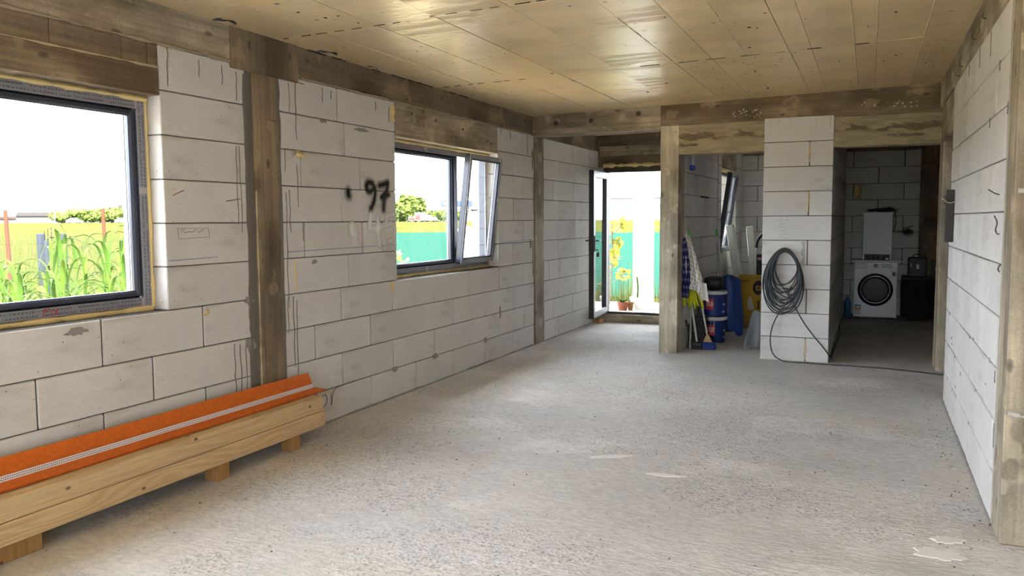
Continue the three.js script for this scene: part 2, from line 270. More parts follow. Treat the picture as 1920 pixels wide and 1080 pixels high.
{
  const c = structure('ceiling', 'cast concrete soffit with board marks'); c.position.y = 2.715; c.rotation.z = .0204;
  part(c, 'slab', bx(-.75, 7.3, .012, .25, -14.8, 3.8, .002), concB);
  const xs = [-.3, .39, .80, 1.22, 1.71, 2.2, 2.5, 2.77, 3.08, 3.24, 3.54, 3.69, 4.0, 4.3, 4.8, 5.4, 6.1, 6.9], zs = [3.3, .4, -2.3, -4.5, -6.7, -8.95, -11.4, -14.2];
  for (let j = 0; j + 1 < zs.length; j++) for (let i = 0; i + 1 < xs.length; i++) {
    const sh = (i % 3 - 1) * .05, dz = j > 1 && j < 5 ? sh * .3 : 0, y = rr(-.0025, .0015);
    const g = mv(cbox(xs[i + 1] - xs[i] - .0016, .02, zs[j] - zs[j + 1] - .002, .001, 'z', R() * 3, R() * 3), (xs[i] + xs[i + 1]) / 2, .0105 + y, (zs[j] + zs[j + 1]) / 2);
    // the texture's u runs along z
    const uv = g.attributes.uv; for (let k = 0; k < uv.count; k++) uv.setXY(k, uv.getY(k), uv.getX(k));
    part(c, 'board_mark', g, Mceil[Math.floor(R() * 3)]);
  }
  // thin cement fins left where the shuttering boards met
  const fin = std({ color: new THREE.Color().setRGB(.62, .52, .37), roughness: .6 }), fg = [];
  for (const [x, z0, z1] of [[.39, -4.7, -6.6], [.80, -4.5, -6.4], [1.22, -6.9, -8.8], [2.2, -5.1, -6.6], [2.77, -4.6, -6.5], [3.54, -4.7, -8.6], [3.69, -4.8, -6.5], [4.0, -4.9, -8.4], [3.08, -6.8, -8.7], [.8, -7.3, -8.6]]) fg.push(foam([x, .0, z0], [x, .0, z1], .0045, 50, .6));
  part(c, 'cement_fin', fg, fin);
  const crk = []; for (const [x0, x1, z] of [[.02, 1.0, -4.5], [1.15, 2.15, -4.47], [1.9, 3.7, -6.7], [.05, .9, -6.72]]) for (let k = 0; k < 7; k++) { const a = x0 + (x1 - x0) * (k + R() * .4) / 7, b = a + (x1 - x0) / 7 * rr(.25, .7); crk.push(bx(a, b, -.0035, .004, z - rr(.002, .009), z + .003, .0005)); }
  part(c, 'seam_gap', crk, flat(.03, .028, .025, .9));
  // torn scraps of shuttering film caught in the soffit
  const scrap = (x, z, l, w, turn) => { const g = sheet(8, 3, (u, v) => [(u - .5) * l, -.006 - .012 * Math.sin(u * 6 + v * 3) * u, (v - .5) * w * (.5 + .5 * Math.sin(u * 9 + 1))], .0015); g.rotateY(turn); g.translate(x, 0, z); return g; };
  part(c, 'film_scrap', [scrap(.08, -3.95, .14, .07, 1.3), scrap(.07, -4.98, .16, .07, 1.2), scrap(.05, -5.6, .12, .03, 1.5)], flat(.05, .06, .09, .4));
  const q = rng(404), nub = []; for (let i = 0; i < 46; i++) { const g = new THREE.IcosahedronGeometry(.006 + q() * .010, 0); g.scale(1, .35, .6 + q()); g.translate(.15 + q() * 4.0, -.001, -3.6 - q() * 5.2); nub.push(g); }
  const nm = part(c, 'nail_hole', nub, flat(.05, .035, .022, .9)); nm.userData.kind = 'stuff';
}

// ------------------------------------------------------------------ left outer wall with its windows
const W1 = [-3.5, -1.4, .996, 2.205], W2 = [-8.07, -5.99, .996, 2.205];
{
  const w = structure('wall_left', 'white aerated block wall with two windows');
  const J = { 0: [-3.41, -4.13, -4.845, -5.564, -6.285, -7.008, -7.721, -8.438, -2.69, -1.97, -1.25], 1: [-3.039, -3.766, -5.179, -5.912, -6.627, -7.35, -8.075, -8.80, -2.32, -1.6], 2: [-2.666, -3.375, -4.847, -5.573, -6.298, -7.02, -7.74, -8.46, -1.95, -1.23], 3: [-3.05, -3.766, -5.177, -5.905, -6.63, -7.35, -8.08, -8.77, -2.33, -1.6], 4: [-5.288, -8.451], 5: [-4.754, -5.483, -5.775, -8.774], 6: [-5.213, -8.486], 7: [-4.734, -5.468, -8.779], 8: [-5.267, -8.492], 9: [-4.697, -5.183, -8.776] };
  const wide = [[W1[0], W1[1], W1[2], 2.6], [W2[0], W2[1], W2[2], 2.6], [-1.1, 2.8, -.1, 2.6]];
  masonry(w, { along: 'z', face: 0, thick: -.27, u0: -4.19, u1: 3.0, ys: YS, joints: J, openings: wide });
  masonry(w, { along: 'z', face: 0, thick: -.27, u0: -9.10, u1: -4.50, ys: YS, joints: J, openings: wide });
  const J2 = {}; for (let r = 0; r < 10; r++) J2[r] = r % 2 ? [-9.745, -10.5, -11.2] : [-9.95, -10.62]; J2[5] = [-9.9, -10.58]; J2[3] = [-9.6, -10.0, -10.72];
  masonry(w, { along: 'z', face: 0, thick: -.27, u0: -11.62, u1: -9.40, ys: YS, joints: J2 });
  drips(w, 'z', 0, 1, [[-3.56, 2.49, .22, .012], [-3.80, 2.46, .10, .010], [-3.99, 2.46, .12, .010], [-4.11, 2.44, .18, .012], [-4.17, 2.4, .25, .014], [-4.09, 1.98, .5, .010], [-4.12, 1.98, .55, .008], [-4.165, .98, .0 + .2, .02], [-4.02, .73, .42, .016], [-4.07, .72, .5, .018], [-4.12, .74, .45, .016], [-4.16, .7, .5, .02], [-4.56, 2.0, .16, .01], [-4.69, 2.49, .42, .012], [-4.62, 2.45, .2, .008], [-4.69, 1.9, .3, .012], [-4.56, 1.7, .8, .012], [-4.6, 1.72, .3, .014], [-4.74, 1.5, .14, .018], [-4.61, .98, .5, .02], [-4.64, .95, .55, .016], [-4.55, .98, .25, .01], [-5.0, 2.47, .1, .012], [-5.1, 2.46, .06, .016], [-5.7, 2.46, .07, .02], [-5.9, 2.44, .12, .012], [-8.15, 2.49, .08, .02], [-8.4, 2.49, .1, .02], [-8.9, 2.49, .25, .03], [-9.05, 2.3, .2, .05], [-9.05, 1.23, .4, .03]]);
  // small patches of grey mortar pushed out of the joints
  const bl = []; for (const [z, y, a, b] of [[-4.17, .70, .05, .05], [-4.17, .99, .045, .03], [-2.9, .95, .07, .02], [-5.93, .24, .05, .02], [-6.63, .24, .06, .025], [-7.72, .25, .05, .03], [-8.1, .5, .02, .09], [-4.86, 1.21, .03, .018], [-5.0, 2.23, .05, .012], [-5.5, 2.215, .12, .012], [-9.06, 2.28, .05, .07], [-8.99, 1.22, .03, .05]]) { const sh = new THREE.Shape(), n = 22; for (let i = 0; i < n; i++) { const t = i / n * 6.283, k = rr(.45, 1.1); i ? sh.lineTo(Math.cos(t) * a * k, Math.sin(t) * b * k) : sh.moveTo(Math.cos(t) * a * k, Math.sin(t) * b * k); } const g = new THREE.ExtrudeGeometry(sh, { depth: .003, bevelEnabled: true, bevelSize: .003, bevelThickness: .002, bevelSegments: 1 }); g.rotateY(Math.PI / 2); g.translate(-.001, y, z); bl.push(g); }
  const ml = part(w, 'mortar_lumps', bl, flat(.27, .25, .22, .95)); ml.userData.kind = 'stuff';
  // foam blobs on the joints
  part(w, 'foam_blob', [foam([.002, 1.975, -4.66], [.002, 1.965, -4.75], .018, 8, .5), foam([.004, 2.46, -5.945], [.004, 2.33, -5.955], .016, 14, .6), foam([.002, 1.215, -4.64], [.002, 1.02, -4.645], .006, 14, .4), foam([.002, .99, -5.9], [.002, .9, -5.91], .013, 10, .5), foam([.002, .965, -3.775], [.002, .95, -3.79], .016, 6, .5)], foamMat);
  // outside render
  part(w, 'outside_render', [bx(-.30, -.265, 2.2, 3.0, -11.9, -1.1), bx(-.30, -.265, 2.4, 3.0, -1.1, 3.3), bx(-.30, -.265, 1.0, 2.2, -5.99, -3.5), bx(-.30, -.265, 1.0, 2.2, -11.9, -8.07), bx(-.30, -.265, 1.0, 2.4, -1.4, -1.1), bx(-.30, -.265, 1.0, 2.4, 2.8, 3.3), bx(-.30, -.265, -.45, 1.0, -11.9, -1.1), bx(-.30, -.265, -.45, 1.0, 2.8, 3.3)], whitePlaster);
  // nails, pencil lines
  part(w, 'nail', [rod([0, 1.655, -3.565], [.05, 1.685, -3.60], .003), rod([0, 1.63, -3.99], [.05, 1.645, -4.06], .003)], ironRust);
  const pencil = (pts, r = .0016) => tube(pts.map(([z, y]) => [.0015, y, z]), r, pts.length * 3, 4);
  part(w, 'chalk_line', [rod([.0012, 1.292, -4.56], [.0012, 1.30, -5.98], .0022), rod([.0012, 1.262, -8.12], [.0012, 1.27, -9.0], .0022), rod([.0012, 1.28, -3.52], [.0012, 1.287, -3.9], .0016)], flat(.16, .22, .36, .9));
  part(w, 'pencil_mark', [...[[-3.59, 1.465, -3.595, 1.405], [-3.595, 1.405, -3.84, 1.41], [-3.84, 1.41, -3.83, 1.465], [-3.83, 1.465, -3.59, 1.465]].map(([a, b, c, d]) => rod([.0012, b, a], [.0012, d, c], .0011, .0011, 5)), pencil([[-3.61, 1.445], [-3.63, 1.46], [-3.64, 1.44], [-3.67, 1.445], [-3.71, 1.445], [-3.73, 1.46], [-3.75, 1.44], [-3.78, 1.455], [-3.8, 1.455]], .0014), pencil([[-4.85, .19], [-4.84, .14], [-4.93, .13], [-4.97, .17], [-4.95, .215], [-4.90, .20]], .0035), pencil([[-5.02, .21], [-5.02, .12], [-5.06, .23], [-5.2, .25]], .003)], flat(.14, .13, .12, .95));
}
// spray paint on the wall between column and second window
{
  const t = canvasTex(1024, 768, (g, w, h) => {
    g.clearRect(0, 0, w, h); g.lineCap = 'round'; g.lineJoin = 'round';
    const sx = w / .85, X = z => (-z - 5.2) * sx, Y = y => (1.86 - y) * sx;
    const spray = (path, col, lw, blur, op = col[0] === '2' ? .16 : .85) => { for (let i = 0; i < blur; i++) { g.strokeStyle = `rgba(${col},${.09})`; g.lineWidth = lw * (1.9 - 1.3 * i / blur); g.beginPath(); path.forEach(([z, y], k) => k ? g.lineTo(X(z), Y(y)) : g.moveTo(X(z), Y(y))); g.stroke(); } g.strokeStyle = `rgba(${col},${op})`; g.lineWidth = lw * .62; g.beginPath(); path.forEach(([z, y], k) => k ? g.lineTo(X(z), Y(y)) : g.moveTo(X(z), Y(y))); g.stroke(); };
    const K = '10,10,12', Wt = '255,253,250';
    spray([[-5.295, 1.73], [-5.297, 1.71], [-5.30, 1.70]], K, 74, 10); 
    spray([[-5.655, 1.77], [-5.63, 1.805], [-5.575, 1.81], [-5.545, 1.78], [-5.56, 1.745], [-5.60, 1.735], [-5.645, 1.76], [-5.665, 1.77], [-5.67, 1.72], [-5.65, 1.66], [-5.61, 1.605], [-5.60, 1.60]], K, 56, 10);
    spray([[-5.735, 1.79], [-5.79, 1.80], [-5.86, 1.815], [-5.84, 1.75], [-5.80, 1.68], [-5.79, 1.59]], K, 54, 10);
    spray([[-5.755, 1.695], [-5.81, 1.715], [-5.875, 1.72]], K, 44, 10);
    spray([[-5.335, 1.46], [-5.34, 1.42], [-5.355, 1.40]], Wt, 70, 10);
    spray([[-5.60, 1.57], [-5.575, 1.44], [-5.68, 1.44], [-5.77, 1.455]], Wt, 50, 6); spray([[-5.70, 1.53], [-5.70, 1.40], [-5.72, 1.30]], Wt, 50, 6);
    spray([[-5.96, 1.56], [-5.84, 1.545], [-5.82, 1.46], [-5.90, 1.48], [-5.965, 1.43], [-5.93, 1.34], [-5.85, 1.33]], Wt, 50, 6);
  });
  const m = std({ map: t, transparent: true, roughness: .8 }), g = new THREE.PlaneGeometry(.85, .6375);
  g.rotateY(Math.PI / 2); g.translate(.0042, 1.86 - .31875, -5.2 - .425);
  const o = new THREE.Mesh(g, m); o.name = 'spray_paint_number'; o.receiveShadow = true; scene.getObjectByName('wall_left').add(o); o.userData.label = 'black sprayed 97 over faded white 45';
}
// column, ring beam and lintels of the outer wall
{
  const col = structure('concrete_column', 'brown board-marked concrete column between the two windows');
  part(col, 'shaft', bx(-.27, .004, 0, 2.5, -4.50, -4.255, .004, 'y'), concB);
  part(col, 'mortar_strip', bx(-.27, -.006, 0, 2.5, -4.26, -4.185, .003, 'y'), flat(.15, .135, .115, .95));
  part(col, 'head', bx(-.27, .012, 2.46, 2.725, -4.72, -4.06, .004, 'y'), concB);
  part(col, 'ragged_edge', [smear('z', .0, 1, -4.505, .02, .028, .02, 2.46), smear('z', .0, 1, -4.185, .012, .022, .02, 2.44)], flat(.17, .15, .125, .95));
  part(col, 'cement_seam', foam([.004, 1.7, -4.262], [.004, .3, -4.262], .004, 50, .6), flat(.5, .42, .28, .9));
  part(col, 'rebar_tie', [rod([.0, 2.18, -4.36], [.02, 2.17, -4.46], .003), rod([.01, 2.47, -4.62], [.035, 2.455, -4.75], .003), rod([.005, 2.56, -4.16], [.01, 2.555, -4.26], .003)], ironRust);
  const b = structure('ring_beam', 'grey brown cast ring beam above the outer wall');
  part(b, 'span', bx(-.27, .0, 2.499, 2.722, -9.05, -4.715, .004, 'z'), concB); part(b, 'span', bx(-.27, .004, 2.499, 2.722, -4.065, 3.0, .004, 'z'), concA); part(b, 'span', bx(-.27, .0, 2.499, 2.722, -11.62, -9.05, .004, 'z'), concB);
  const ed = []; for (const [a, q] of [[-4.06, -2.4], [-9.0, -4.75]]) ed.push(foam([.003, 2.5, a], [.003, 2.5, q], .008, 90, .8)); part(b, 'cement_lip', ed, flat(.33, .27, .19, .95));
  const ck = []; for (let i = 0; i < 16; i++) { const z = -4.8 - R() * 2.4; ck.push(bx(-.002, .006, 2.706, 2.717, z, z - rr(.03, .18), .0005)); } part(b, 'gap_shade_film', ck, flat(.02, .02, .02, 1));  // dark strips paint the shade in the ceiling gap, with bits of foil
  const l1 = structure('window_lintel', 'brown plank-marked lintel above the near window');
  part(l1, 'lower_plank_mark', bx(-.27, .003, 2.212, 2.365, -3.497, -1.4, .003, 'z'), concB);
  let z = -3.497; for (const s of [.075, .17, .42, .32, .34, .44, .33]) { part(l1, 'panel_mark', bx(-.27, -.003, 2.368, 2.497, z, z + s - .004, .002, 'z'), concB); z += s; }
  part(l1, 'cement_lip', foam([.004, 2.367, -3.49], [.004, 2.367, -1.5], .0045, 80, .7), flat(.45, .37, .25, .9));
  const l2 = structure('window_lintel', 'mottled grey brown lintel above the far window'); part(l2, 'beam', bx(-.27, .0, 2.212, 2.497, -8.068, -5.992, .004, 'z'), concA);
  part(l2, 'bolt_hole', [[-6.28, 2.43], [-6.7, 2.415], [-7.25, 2.39], [-7.9, 2.3]].map(([q, y]) => { const g = new THREE.CylinderGeometry(.016, .014, .006, 10); g.rotateZ(Math.PI / 2); return g.translate(0, y, q); }), flat(.09, .07, .05, 1));
}
// film print on window frames
const filmTex = canvasTex(2048, 128, (g, w, h) => {
  g.fillStyle = '#84848b'; g.fillRect(0, 0, w, h); g.fillStyle = '#1a1a22'; g.textBaseline = 'middle';
  for (const [y, o] of [[34, 0], [92, 300]]) for (let x = -o; x < w; x += 1024) { g.font = 'bold 36px sans-serif'; g.fillText('s a l a m a n d e r - w i n d o w s . c o m', x + 20, y); g.font = 'bold 32px sans-serif'; g.fillText('SALAMANDER', x + 770, y); g.fillStyle = '#5b5b63'; for (let k = 0; k < 4; k++) g.fillRect(x + 690 + k * 4, y - 18 + k * 9, 60, 5); g.fillStyle = '#1a1a22'; }
  g.fillStyle = '#a7a29c'; g.fillRect(1000, 0, 60, h);
});
filmTex.wrapS = THREE.RepeatWrapping;
const filmMat = std({ map: filmTex, roughness: .45 });
// a bar with film print on its room side: along z (or y), uv along its length
function filmBar(x, y0, y1, z0, z1, th = .012, turned = false) {
  const upr = y1 - y0 > Math.abs(z1 - z0), g = bx(x - th, x, y0, y1, Math.min(z0, z1), Math.max(z0, z1), .0015), p = g.attributes.position, uv = g.attributes.uv, zl = Math.min(z0, z1), zw = Math.abs(z1 - z0);
  for (let i = 0; i < p.count; i++) { const a = upr ? (p.getY(i) - y0) : (zl + zw - p.getZ(i)), b = upr ? (p.getZ(i) - zl) / zw : (p.getY(i) - y0) / (y1 - y0); uv.setXY(i, turned ? -a / 1.3 : a / 1.3, turned ? 1 - b : b); }
  return g;
}
function outerWindow(name, label, [z0, z1, y0, y1], panes, x, ret = {}) {
  const w = structure(name, label), fz0 = z0 + .025, fz1 = z1 - .025, fy0 = y0 + .03, fy1 = y1 - .018, fw = .05;
  // frame: four bars with printed film
  part(w, 'frame_profile', [bx(x - .08, x - .011, fy0, fy1, fz0, fz0 + fw), bx(x - .08, x - .011, fy0, fy1, fz1 - fw, fz1), bx(x - .08, x - .011, fy0, fy0 + fw, fz0 + fw, fz1 - fw), bx(x - .08, x - .011, fy1 - fw, fy1, fz0 + fw, fz1 - fw)], frameMat);
  part(w, 'printed_film', [filmBar(x, fy0, fy1, fz0, fz0 + fw), filmBar(x, fy0, fy1, fz1 - fw, fz1), filmBar(x, fy0, fy0 + fw, fz0 + fw + .001, fz1 - fw - .001, .012, true), filmBar(x, fy1 - fw, fy1, fz0 + fw + .001, fz1 - fw - .001)], filmMat);
  for (const [a, b] of panes) {          // fixed lights: bead and pane
    const q = .042;
    const bar = (ya, yb, za, zb) => bx(x - .055, x - .012, ya, yb, za, zb, .012);
    const fr = part(w, 'glazing_bead', [bar(fy0 + fw, fy1 - fw, a, a + q), bar(fy0 + fw, fy1 - fw, b - q, b), bar(fy0 + fw, fy0 + fw + q, a + q * .6, b - q * .6), bar(fy1 - fw - q, fy1 - fw, a + q * .6, b - q * .6)], frameMat);
    part(fr, 'pane', bx(x - .052, x - .046, fy0 + fw + .02, fy1 - fw - .02, a + .02, b - .02, .001), glass);
    part(fr, 'spacer', [bx(x - .062, x - .053, fy0 + fw + q - .006, fy1 - fw - q + .006, a + q - .006, a + q + .004), bx(x - .062, x - .053, fy0 + fw + q, fy1 - fw - q, b - q - .004, b - q + .006)], steel);
  }
  const sill = foam([x - .015, y0 + .012, z0 + .02], [x - .015, y0 + .012, z1 - .02], .017, 90, .4), top = foam([x - .005, fy1 + .01, z0 + .01], [x - .005, fy1 + .012, z1 - .02], .013, 90, .6), sd = foam([x - .01, y0 + .02, z0 + .012], [x - .01, y1 - .01, z0 + .012], .0145, 60, .35), sd2 = foam([x - .01, y0 + .02, z1 - .012], [x - .01, y1 - .01, z1 - .012], .0145, 60, .35);
  part(w, 'foam_seal', [sill, top, sd, sd2], foamMat);
  part(w, 'outside_reveal', [bx(-.30, x - .081, y0, y1, z0 - .001, z0 + .022), bx(-.30, x - .081, y0, y1, z1 - .022, z1 + .001), bx(-.33, x - .081, y0 - .02, y0 + .03, z0, z1)], whitePlaster);
  return Object.assign(ret, { w, fz0, fz1, fy0, fy1, fw });
}
// a sash with printed film and a lever handle, in its own plane: width along -z from 0, height along y from 0
function sash(parent, wid, hei, withHandle = true) {
  const f = .062, s = new THREE.Group(); s.name = 'tilted_sash'; parent.add(s);
  part(s, 'stile', [bx(-.07, -.006, 0, hei, -f, 0, .006), bx(-.07, -.006, 0, hei, -wid, -wid + f, .006), bx(-.07, -.006, 0, f, -wid + f, -f, .006), bx(-.07, -.006, hei - f, hei, -wid + f, -f, .006)], frameMat);
  part(s, 'printed_film', [filmBar(0, .002, hei - .002, -.045, -.002, .008), filmBar(0, .002, hei - .002, -wid + .002, -wid + .045, .008), filmBar(0, .002, .045, -wid + .046, -.046, .008), filmBar(0, hei - .045, hei - .002, -wid + .046, -.046, .008)], filmMat);
  part(s, 'pane', bx(-.042, -.036, f - .01, hei - f + .01, -wid + f - .01, -f + .01, .001), glass);
  part(s, 'spacer', [bx(-.054, -.045, f, hei - f, -wid + f - .003, -wid + f + .007), bx(-.054, -.045, f, hei - f, -f - .007, -f + .003)], steel);
  if (withHandle) part(s, 'handle', [bx(-.002, .012, hei * .5 - .035, hei * .5 + .035, -.045, -.018, .004), rod([.01, hei * .5, -.031], [.045, hei * .5, -.031], .009), tube([[.045, hei * .5, -.031], [.052, hei * .5 - .004, -.05], [.052, hei * .5 - .002, -.10], [.05, hei * .5, -.15]], .009, 14, 8)], steel, 'silver lever handle');
  return s;
}
{
  const a = outerWindow('window_1', 'large dark framed window with printed film and foam seal', W1, [[-3.42, -2.18], [-2.10, -1.48]], -.098);
  part(a.w, 'mullion', bx(-.178, -.1, a.fy0 + a.fw, a.fy1 - a.fw, -2.18, -2.10), frameMat);
  const red = flat(.5, .03, .03, .7); const scr = (pts) => tube(pts.map(([z, y]) => [-.0965, y, z]), .0022, 24, 4);
  part(a.w, 'red_marker_scrawl', [scr([[-2.795, 1.035], [-2.80, 1.072]]), scr([[-2.80, 1.070], [-2.83, 1.073]]), scr([[-2.798, 1.054], [-2.82, 1.056]]), scr([[-2.838, 1.038], [-2.84, 1.062]]), scr([[-2.85, 1.066], [-2.878, 1.036]]), scr([[-2.85, 1.036], [-2.88, 1.066]])], red);
  const b = outerWindow('window_2', 'window with fixed pane and tilted open sash', W2, [[-7.27, -6.065]], -.115);
  part(b.w, 'mullion', bx(-.195, -.117, b.fy0 + b.fw, b.fy1 - b.fw, -7.35, -7.27, .004), frameMat);
  const s = sash(b.w, .76, 1.10); s.position.set(-.055, 1.064, -7.285); s.rotation.z = -.115;
}
// ------------------------------------------------------------------ inner frame, pier, right wall, rear rooms
{
  const fb = structure('frame_beam', 'pale cast beam over the entrance recess'); part(fb, 'beam', bx(0, 1.535, 2.487, 2.748, -9.30, -9.05, .005, 'x'), concA);
  part(fb, 'bolt_hole', [[.30, 2.62], [.73, 2.63], [1.28, 2.675]].map(([x, y]) => { const g = new THREE.CylinderGeometry(.028, .022, .008, 14); g.rotateX(Math.PI / 2); return g.translate(x, y, -9.049); }), flat(.07, .05, .035, 1));
  const rb = structure('frame_beam', 'brown cast beam over pillar, pier and doorway'); part(rb, 'beam', bx(1.53, 4.52, 2.528, 2.81, -9.32, -9.042, .004, 'x'), concB);
  part(rb, 'lime_fleck', Array.from({ length: 46 }, () => { const g = new THREE.IcosahedronGeometry(.003 + R() * .006, 0); g.scale(1.4, 1, .3); const far = R() < .6; return g.translate(far ? rr(3.55, 4.15) : rr(2.3, 2.6), rr(2.57, 2.66), -9.041); }), flat(.5, .44, .33, .9)).userData.kind = 'stuff';
  const pl = structure('concrete_column', 'grey tan concrete pillar between entrance and storage recess'); part(pl, 'shaft', bx(1.532, 1.737, -.01, 2.53, -9.36, -9.05, .005, 'y'), concC);
  const co = structure('concrete_column', 'narrow concrete column in the corner before the entrance'); part(co, 'shaft', bx(-.27, .012, 0, 2.50, -9.385, -9.105, .005, 'y'), concA); part(co, 'ragged_edge', [smear('z', .0, 1, -9.108, .015, .03, .02, 2.47), smear('z', .0, 1, -9.385, .028, .012, .02, 2.47)], concB);
  const band = (x0, x1, y0, y1) => { const g = bx(x0, x1, y0, y1, -9.30, -9.048, .004, 'x'), p = g.attributes.position, uv = g.attributes.uv; for (let i = 0; i < uv.count; i++) uv.setXY(i, (p.getX(i) + p.getZ(i)) / 1.1, (p.getY(i) - y0) / (y1 - y0) * .98 + .01); return g; };
  const la = structure('inner_lintel', 'lime stained lintel above the storage recess'); part(la, 'beam', band(1.738, 2.636, 2.208, 2.528), bandMat);
  const lb = structure('inner_lintel', 'dark banded lintel above the laundry doorway'); part(lb, 'beam', band(3.318, 4.30, 2.226, 2.528), bandMat);
  const pier = structure('wall_pier', 'white block pier between storage recess and laundry');
  const JP = {}; for (let r = 0; r < 10; r++) JP[r] = r % 2 ? [] : [3.09];
  masonry(pier, { along: 'x', face: -9.04, thick: -.26, u0: 2.636, u1: 3.318, ys: YP, joints: JP });
  part(pier, 'foam_streak', [foam([3.09, .24, -9.038], [3.092, .02, -9.038], .005, 16, .5), foam([3.088, 1.78, -9.038], [3.085, 1.56, -9.038], .006, 16, .5), foam([3.09, 2.28, -9.038], [3.09, 2.08, -9.038], .004, 16, .5)], foamMat);
  part(pier, 'mortar_patch', smear('x', -9.04, 1, 3.06, .04, .012, 1.0, 1.26, 10, .004), flat(.40, .38, .35, .95));
  drips(pier, 'x', -9.04, 1, [[2.7, 2.54, .09, .012], [2.9, 2.54, .12, .012], [3.15, 2.54, .15, .012], [2.78, 2.54, .06, .02], [3.28, 2.54, .12, .03]], flat(.42, .37, .30, 1));
  const scr = (x, y, n) => tube(Array.from({ length: n }, (_, i) => [x + i * .012, y + ((i * 7) % 3 - 1) * .008, -9.0385]), .0011, n * 4, 4);
  part(pier, 'pencil_note', [scr(2.78, 1.49, 11), scr(2.80, 1.445, 7), scr(2.79, 1.41, 9), scr(2.80, 1.375, 8), scr(2.81, 1.335, 7), scr(2.79, 1.30, 12)], flat(.3, .31, .36, .9));
  const dv = structure('wall_divider', 'white block wall running back beside the laundry doorway');
  masonry(dv, { along: 'z', face: 3.315, thick: -.25, u0: -13.95, u1: -9.31, ys: [...YP, 2.82], start: -9.6 });
  const sr = structure('wall_storage', 'white block wall of the storage recess with a window');
  masonry(sr, { along: 'z', face: 1.735, thick: -.26, u0: -13.95, u1: -9.37, ys: [...YP, 2.82], start: -9.82, openings: [[-13.25, -11.72, .99, 2.22], [-11.74, -11.58, 0, 2.8]] });
  part(sr, 'concrete_post', bx(1.475, 1.737, 0, 2.73, -11.73, -11.59, .004, 'y'), concB);
  part(sr, 'lintel', bx(1.475, 1.737, 2.22, 2.5, -13.25, -11.73, .004, 'z'), concA);
  part(sr, 'broken_joint', bx(1.728, 1.74, 1.765, 1.79, -10.9, -10.35, .004), flat(.05, .045, .04, 1));
  const bk = structure('wall_back', 'white block wall behind the washing machine');
  masonry(bk, { along: 'x', face: -13.95, thick: -.27, u0: 1.4, u1: 4.36, ys: YB, start: 1.62 }); masonry(bk, { along: 'x', face: -13.95, thick: -.27, u0: 4.62, u1: 6.8, ys: YB, start: 1.62 });
  part(bk, 'foam_streak', foam([3.485, 2.01, -13.945], [3.49, 1.80, -13.945], .035, 16, .5), foamMat);
  const soot = canvasTex(256, 256, (g) => { g.clearRect(0, 0, 256, 256); for (let i = 0; i < 260; i++) { const a = R() * 6.28, r = R() ** .6; g.fillStyle = 'rgba(18,16,18,.10)'; g.beginPath(); g.ellipse(135 + Math.cos(a) * r * 75, 150 + Math.sin(a) * r * 55, 22, 16, .3, 0, 6.3); g.fill(); } for (let i = 0; i < 60; i++) { g.fillStyle = 'rgba(18,16,18,.13)'; g.beginPath(); g.ellipse(60 + i * 2.6, 92 - i * .9, 14, 10, 0, 0, 6.3); g.fill(); } });
  const sg = new THREE.PlaneGeometry(.24, .22); sg.translate(4.205, 1.305, -13.9455); part(bk, 'black_stain', sg, std({ map: soot, transparent: true, roughness: .9 }));
  const bc = structure('concrete_column', 'dark concrete column in the rear wall of the laundry'); part(bc, 'shaft', bx(4.36, 4.62, 0, 2.76, -14.2, -13.93, .005, 'y'), concB);
  part(bc, 'beam', bx(1.4, 6.8, 2.536, 2.88, -14.2, -13.94, .004, 'x'), concB);
}
